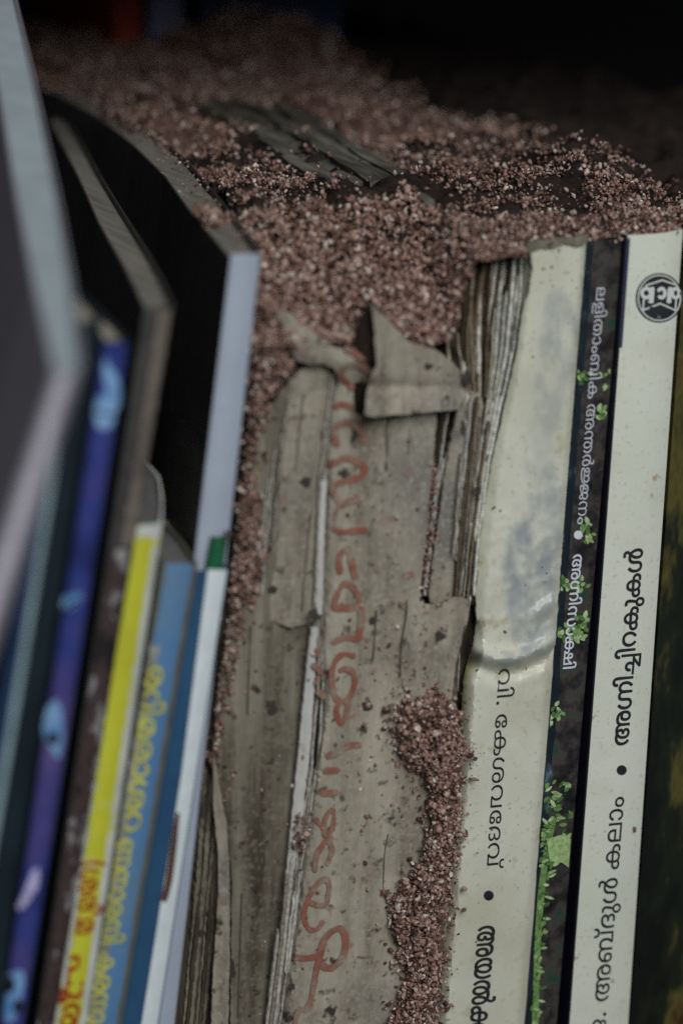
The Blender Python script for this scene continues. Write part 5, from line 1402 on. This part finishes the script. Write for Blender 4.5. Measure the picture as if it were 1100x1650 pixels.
# dirty torn top edge of the cream spine
sheet('torn_edge', [(842, 396), (862, 388), (900, 384), (946, 380), (946, 392), (930, 397), (908, 393), (890, 401), (868, 398), (850, 408)],
      lambda a, b: -.0002 + fib(a, b, 60, .0006), M['brown_paper'], b11.parent, step=5, thick=.0007, amp=2.2, seed=61)

# ------------------------------------------------------------------ frass over the tops
MM = .001
XL_Y = np.array((-40, 0, 30, 72, 138, 195, 235, 300, 470)) * MM
XL_X = np.array((-30, -22, -12, -2, 5, 9, 10, 6, 6)) * MM


def top_z(x, y):
    """height of the frass surface"""
    far = max(0, min(1, (y - .012) / .02))
    z = .0600 + (.0016 + .0026 * far) * fbm(x * 42, y * 42, 1) + (.0012 + .0026 * far) * fbm(x * 130, y * 130, 5)
    z += .009 * math.exp(-(((x - .093) / .012) ** 2 + ((y - .062) / .014) ** 2)) + .005 * math.exp(-(((x - .075) / .012) ** 2 + ((y - .05) / .02) ** 2))
    z += .012 * math.exp(-(((x - .118) / .03) ** 2 + ((y - .33) / .03) ** 2))
    z += .010 * math.exp(-(((x - .03) / .018) ** 2 + ((y - .05) / .022) ** 2)) * .4
    t = max(0, min(1, (.030 - y) / .030))
    m = max(0, min(1, (.0285 - x) / .004))
    z -= .021 * t ** 1.2 * m                      # slumped front over the torn book
    z -= .0035 * max(0, min(1, (.006 - y) / .006)) * (1 - m)
    return z


def frass_at(x, y):
    """0..1: how thickly the pellets lie here"""
    xr = np.interp(y, (.0, .006, .037, .09, .145, .185, .30, .42), (.16, .135, .108, .116, .120, .116, .14, .17))
    e = (xr - x) / .018 + .6 * fbm(x * 60, y * 60, 9)
    d = max(0, min(1, e))
    dx = x - np.interp(y, (.02, .17), (.028, .054))
    if   .026 < y < .19 and -.016 < dx < .015:    # bare grey paper ridge
        d *= .14
    if y < .0015 and x > .042:
        d = 0
    return d


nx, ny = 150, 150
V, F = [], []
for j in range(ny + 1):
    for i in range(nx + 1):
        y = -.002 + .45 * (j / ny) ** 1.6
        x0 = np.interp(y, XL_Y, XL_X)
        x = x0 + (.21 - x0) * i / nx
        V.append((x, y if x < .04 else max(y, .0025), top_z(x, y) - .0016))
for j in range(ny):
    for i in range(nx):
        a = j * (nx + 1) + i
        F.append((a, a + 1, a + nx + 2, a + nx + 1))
o = make('shade_underlayer', V, F, M['top_shade'], None, True)  # dark layer: shade over the tops and between pellets put into its colour
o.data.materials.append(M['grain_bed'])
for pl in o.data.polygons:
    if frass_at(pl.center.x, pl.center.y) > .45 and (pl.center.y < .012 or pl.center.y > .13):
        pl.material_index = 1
tag(o, 'dark layer under the pellets with the shade over the book tops painted in', 'termite mud', None, 'stuff')

P, S = [], []
rr = random.Random(3)
while len(P) < 36000:
    y = .445 * rr.random() ** 2.0 - .001
    x0 = np.interp(y, XL_Y, XL_X)
    x = x0 + (.165 - x0) * rr.random()
    d = frass_at(x, y)
    if rr.random() > d:
        continue
    if .014 < y < .2 and fbm(x * 95, y * 95, 7) + .45 * fbm(x * 260, y * 260, 3) < -.12 + .1 * rr.random() and rr.random() < .9:
        continue                                  # gaps where the layer painted as shade shows
    P.append((x, y, top_z(x, y) + rr.uniform(-.0016, .0007) + .0012 * max(0, fbm(x * 200, y * 200, 2)) * rr.random() * 2))
    S.append((.00042 + .00095 * rr.random() ** 1.7) * (1 + y * 2.6))
for k in range(5600):                             # the slumped front
    x = rr.uniform(-.024, .030)
    y = rr.uniform(-.0015, .03)
    P.append((x, y + rr.uniform(-.001, .001), top_z(x, y) + rr.uniform(-.0016, .0012) + .0016 * fbm(x * 170, y * 170, 12)))
    S.append(.0007 + .0014 * rr.random() ** 1.5)
o = grains('termite_frass', P, np.array(S), M['grain'])
tag(o, 'broad layer of brownish pink termite pellets lying over the book tops', 'termite frass', 'piles of termite frass', 'stuff')

# bare grey ridge of old paper layers showing through
for k in range(9):
    f = k / 8
    rk = random.Random(50 + k)
    pts = []
    m = 22
    ya, yb = .023 + rk.uniform(0, .02) + (.012 if k < 4 else 0), .20 - rk.uniform(0, .05)
    Vv, Ff = [], []
    w = rk.uniform(.0012, .0026)
    for i in range(m + 1):
        y = ya + (yb - ya) * i / m
        x = np.interp(y, (.02, .17), (.028, .054)) - .013 + .024 * f + .0012 * fbm(y * 50, k)
        z = .0606 + .0020 * math.sin(f * math.pi) + .0012 * fbm(y * 30, k * 3.3) + (.001 if k % 3 == 0 else 0)
        Vv += [(x - w, y, z - .0004), (x - w * .3, y, z), (x + w * .5, y, z + .0001), (x + w, y, z - .0006), (x + w, y, z - .006), (x - w, y, z - .006)]
        if i:
            for j in range(6):
                b_ = 6 * (i - 1)
                Ff.append((b_ + j, b_ + (j + 1) % 6, b_ + 6 + (j + 1) % 6, b_ + 6 + j))
    Ff += [tuple(range(6)), tuple(6 * m + j for j in range(5, -1, -1))]
    fix_normals(make('page_layer', Vv, Ff, M['bleached_wood'], torn))

# ------------------------------------------------------------------ frass heaps on the spine
def crev_y(px, py):
    return .0035


left_poly = [(412, 470), (460, 480), (490, 540), (492, 572), (470, 604), (444, 636), (418, 690), (408, 756), (420, 830), (431, 896), (412, 950), (392, 975), (366, 990), (378, 880), (396, 740)]
heap('frass_heap', left_poly, crev_y, .0046, 1500, .00118, 'frass spilling down the gap left of the torn spine', seed=3)
heap('frass_heap', [(372, 960), (392, 980), (386, 1060), (368, 1130), (356, 1220), (350, 1240), (338, 1230), (350, 1110)], lambda a, b: .004, .0016, 260, .0009,
     'thin trickle of frass along the lavender spine', rim=14, amp=3, seed=5)
low_poly = [(640, 1150), (655, 1128), (690, 1122), (718, 1122), (742, 1150), (752, 1200), (748, 1240), (740, 1290), (738, 1350), (728, 1420), (718, 1500), (712, 1580), (704, 1660),
            (616, 1660), (640, 1610), (654, 1560), (628, 1510), (626, 1460), (648, 1420), (680, 1385), (692, 1330), (690, 1270), (664, 1240), (642, 1200)]
low_y = lambda a, b: mid_y(min(a, 735), b) - .0004
heap('frass_heap', low_poly, low_y, .0042, 4900, .00108, 'large crusty heap of frass down the right side of the torn spine', rim=30, amp=11, seed=7)
bedp = [(650, 1150), (690, 1134), (715, 1134), (738, 1160), (742, 1230), (730, 1330), (722, 1420), (706, 1580), (698, 1660), (630, 1660), (655, 1600), (662, 1560), (640, 1500), (640, 1465),
        (690, 1390), (702, 1330), (700, 1270), (660, 1210)]
o = sheet('frass_crust', bedp, lambda a, b: low_y(a, b) - .0022, M['grain_bed'], None, step=8, thick=.002, amp=3, seed=9)
tag(o, 'packed brown crust under the pellets of the large heap', 'termite frass', 'piles of termite frass', 'stuff')
heap('frass_heap', [(700, 720), (706, 800), (696, 880), (688, 950), (674, 948), (676, 900), (686, 820), (690, 740)], lambda a, b: .0022, .0016, 210, .0008,
     'thin line of frass in the upright groove right of the handwriting', rim=8, amp=2, seed=11)
heap('frass_heap', [(482, 1310), (500, 1318), (500, 1352), (486, 1376), (468, 1366), (474, 1336)], lambda a, b: .0002, .0022, 90, .0010,
     'small clump of frass on the white torn strip', rim=12, amp=3, seed=13)
heap('frass_heap', [(612, 1140), (640, 1130), (650, 1180), (640, 1210), (618, 1190)], lambda a, b: mid_y(a, b) - .0003, .001, 46, .0010,
     'loose sprinkle of frass at the upper left of the large heap', rim=12, amp=4, seed=15)

# single pellets stuck to the paper and dust on the cream covers
P, S = [], []
rr = random.Random(17)
for k in range(150):
    x, y = rr.uniform(535, 720), rr.betavariate(1.4, 1.0) * 690 + 660
    if not inside((x, y), mid):
        continue
    P.append(UY(x, y, mid_y(x, y) - .0003))
    S.append(rr.choice((.0004, .0005, .0006, .0009, .0012)))
for x, y in ((605, 1232), (580, 1245), (560, 1250), (581, 1258), (580, 1272), (622, 1160), (592, 1136), (590, 1316), (588, 1390), (592, 1434), (700, 1330), (648, 1315), (640, 1010), (626, 1040)):
    P.append(UY(x, y, mid_y(x, y) - .0004))
    S.append(.0012)
for k in range(110):
    x, y = rr.uniform(350, 500), rr.uniform(1000, 1640)
    P.append(UY(x, y, left_y(x, y) - .0002))
    S.append(rr.choice((.0004, .0006, .0008, .0011)))
for k in range(26):
    x, y = rr.uniform(452, 530), rr.uniform(1030, 1640)
    P.append(UY(x, y, .0001))
    S.append(rr.choice((.0006, .0009, .0011)))
for k in range(34):
    y = rr.uniform(395, 470) if k < 14 else rr.uniform(500, 1640)
    x = rr.uniform(858, 935) - (y - 400) * .095
    P.append(UY(x, y, cream_y(x, y) - .0002))
    S.append(rr.choice((.0003, .0004, .0005, .0008)))
for x, y in ((795, 818), (806, 822), (780, 800), (727, 1618), (768, 1080), (772, 860), (946, 440), (950, 450), (1092, 374), (1022, 1334), (1022, 1339)):
    P.append(UY(x, y, cream_y(x, y) - .0003 if x < 900 else -.0014))
    S.append(.0010)
o = grains('frass_crumbs', P, np.array(S), M['grain'])
tag(o, 'scattered single pellets and crumbs stuck to the torn spine and cream cover', 'termite frass', 'piles of termite frass', 'stuff')
P, S = [], []
for k in range(420):                              # crumbs along the page tops of the left books
    t = rr.random() ** .8
    q = np.array((lerp(395, 190, t), lerp(395, 190, t)))
    w = rr.betavariate(2.5, 1.0)
    a = np.interp(t, np.linspace(0, 1, 7), (370, 300, 265, 205, 150, 90, 65)), np.interp(t, np.linspace(0, 1, 7), (416, 335, 285, 225, 185, 150, 140))
    b = np.interp(t, np.linspace(0, 1, 7), (420, 360, 300, 255, 190, 125, 80)), np.interp(t, np.linspace(0, 1, 7), (404, 325, 255, 220, 185, 140, 110))
    z = .0612
    P.append(UZ(lerp(a[0], b[0], w), lerp(a[1], b[1], w), z))
    S.append(rr.choice((.0003, .0005, .0008)))
o = grains('frass_crumbs', P, np.array(S), M['grain'])
tag(o, 'crumbs dusting the top edge of the tall black book', 'termite frass', 'piles of termite frass', 'stuff')

# ------------------------------------------------------------------ far things, mostly cut by the top of the frame
def far_book(label, c, yb, w, mat, zt, lean=0.0):
    q = UY(*c, yb)
    t = thing('background_book', label, 'book', (q[0], yb, FLOOR), 'blurred books at the back of the shelf')
    z0 = FLOOR
    v, f = [], []
    for z, dx in ((z0, 0), (zt, lean)):
        v += [(q[0] - w / 2 + dx, yb, z), (q[0] + w / 2 + dx, yb, z), (q[0] + w / 2 + dx, yb + .10, z), (q[0] - w / 2 + dx, yb + .10, z)]
    f = [(0, 3, 2, 1), (4, 5, 6, 7), (0, 1, 5, 4), (1, 2, 6, 5), (2, 3, 7, 6), (3, 0, 4, 7)]
    o = make('cover', v, f, mat, t)
    i = [(0.0008 if k in (0, 3, 4, 7) else -.0008) for k in range(8)]
    vv = [(p[0] + i[k], p[1] + (.001 if k % 4 < 2 else .0006), p[2] + (.0005 if k < 4 else .0007)) for k, p in enumerate(v)]
    make('page_block', vv, f, M['page_dim'], t)
    return t


far_book('blurred red book spine at the back, top edge of the photo', (206, 12), .345, .010, flat('red_cover', (.25, .03, .015)), .10)
far_book('blurred lavender book spine at the back, just right of the red one', (268, 10), .345, .012, flat('lavender_cover', (.16, .16, .26)), .10)
far_book('blurred navy book lying dark at the back, widest of the three', (440, -12), .35, .055, M['navy'], .105)
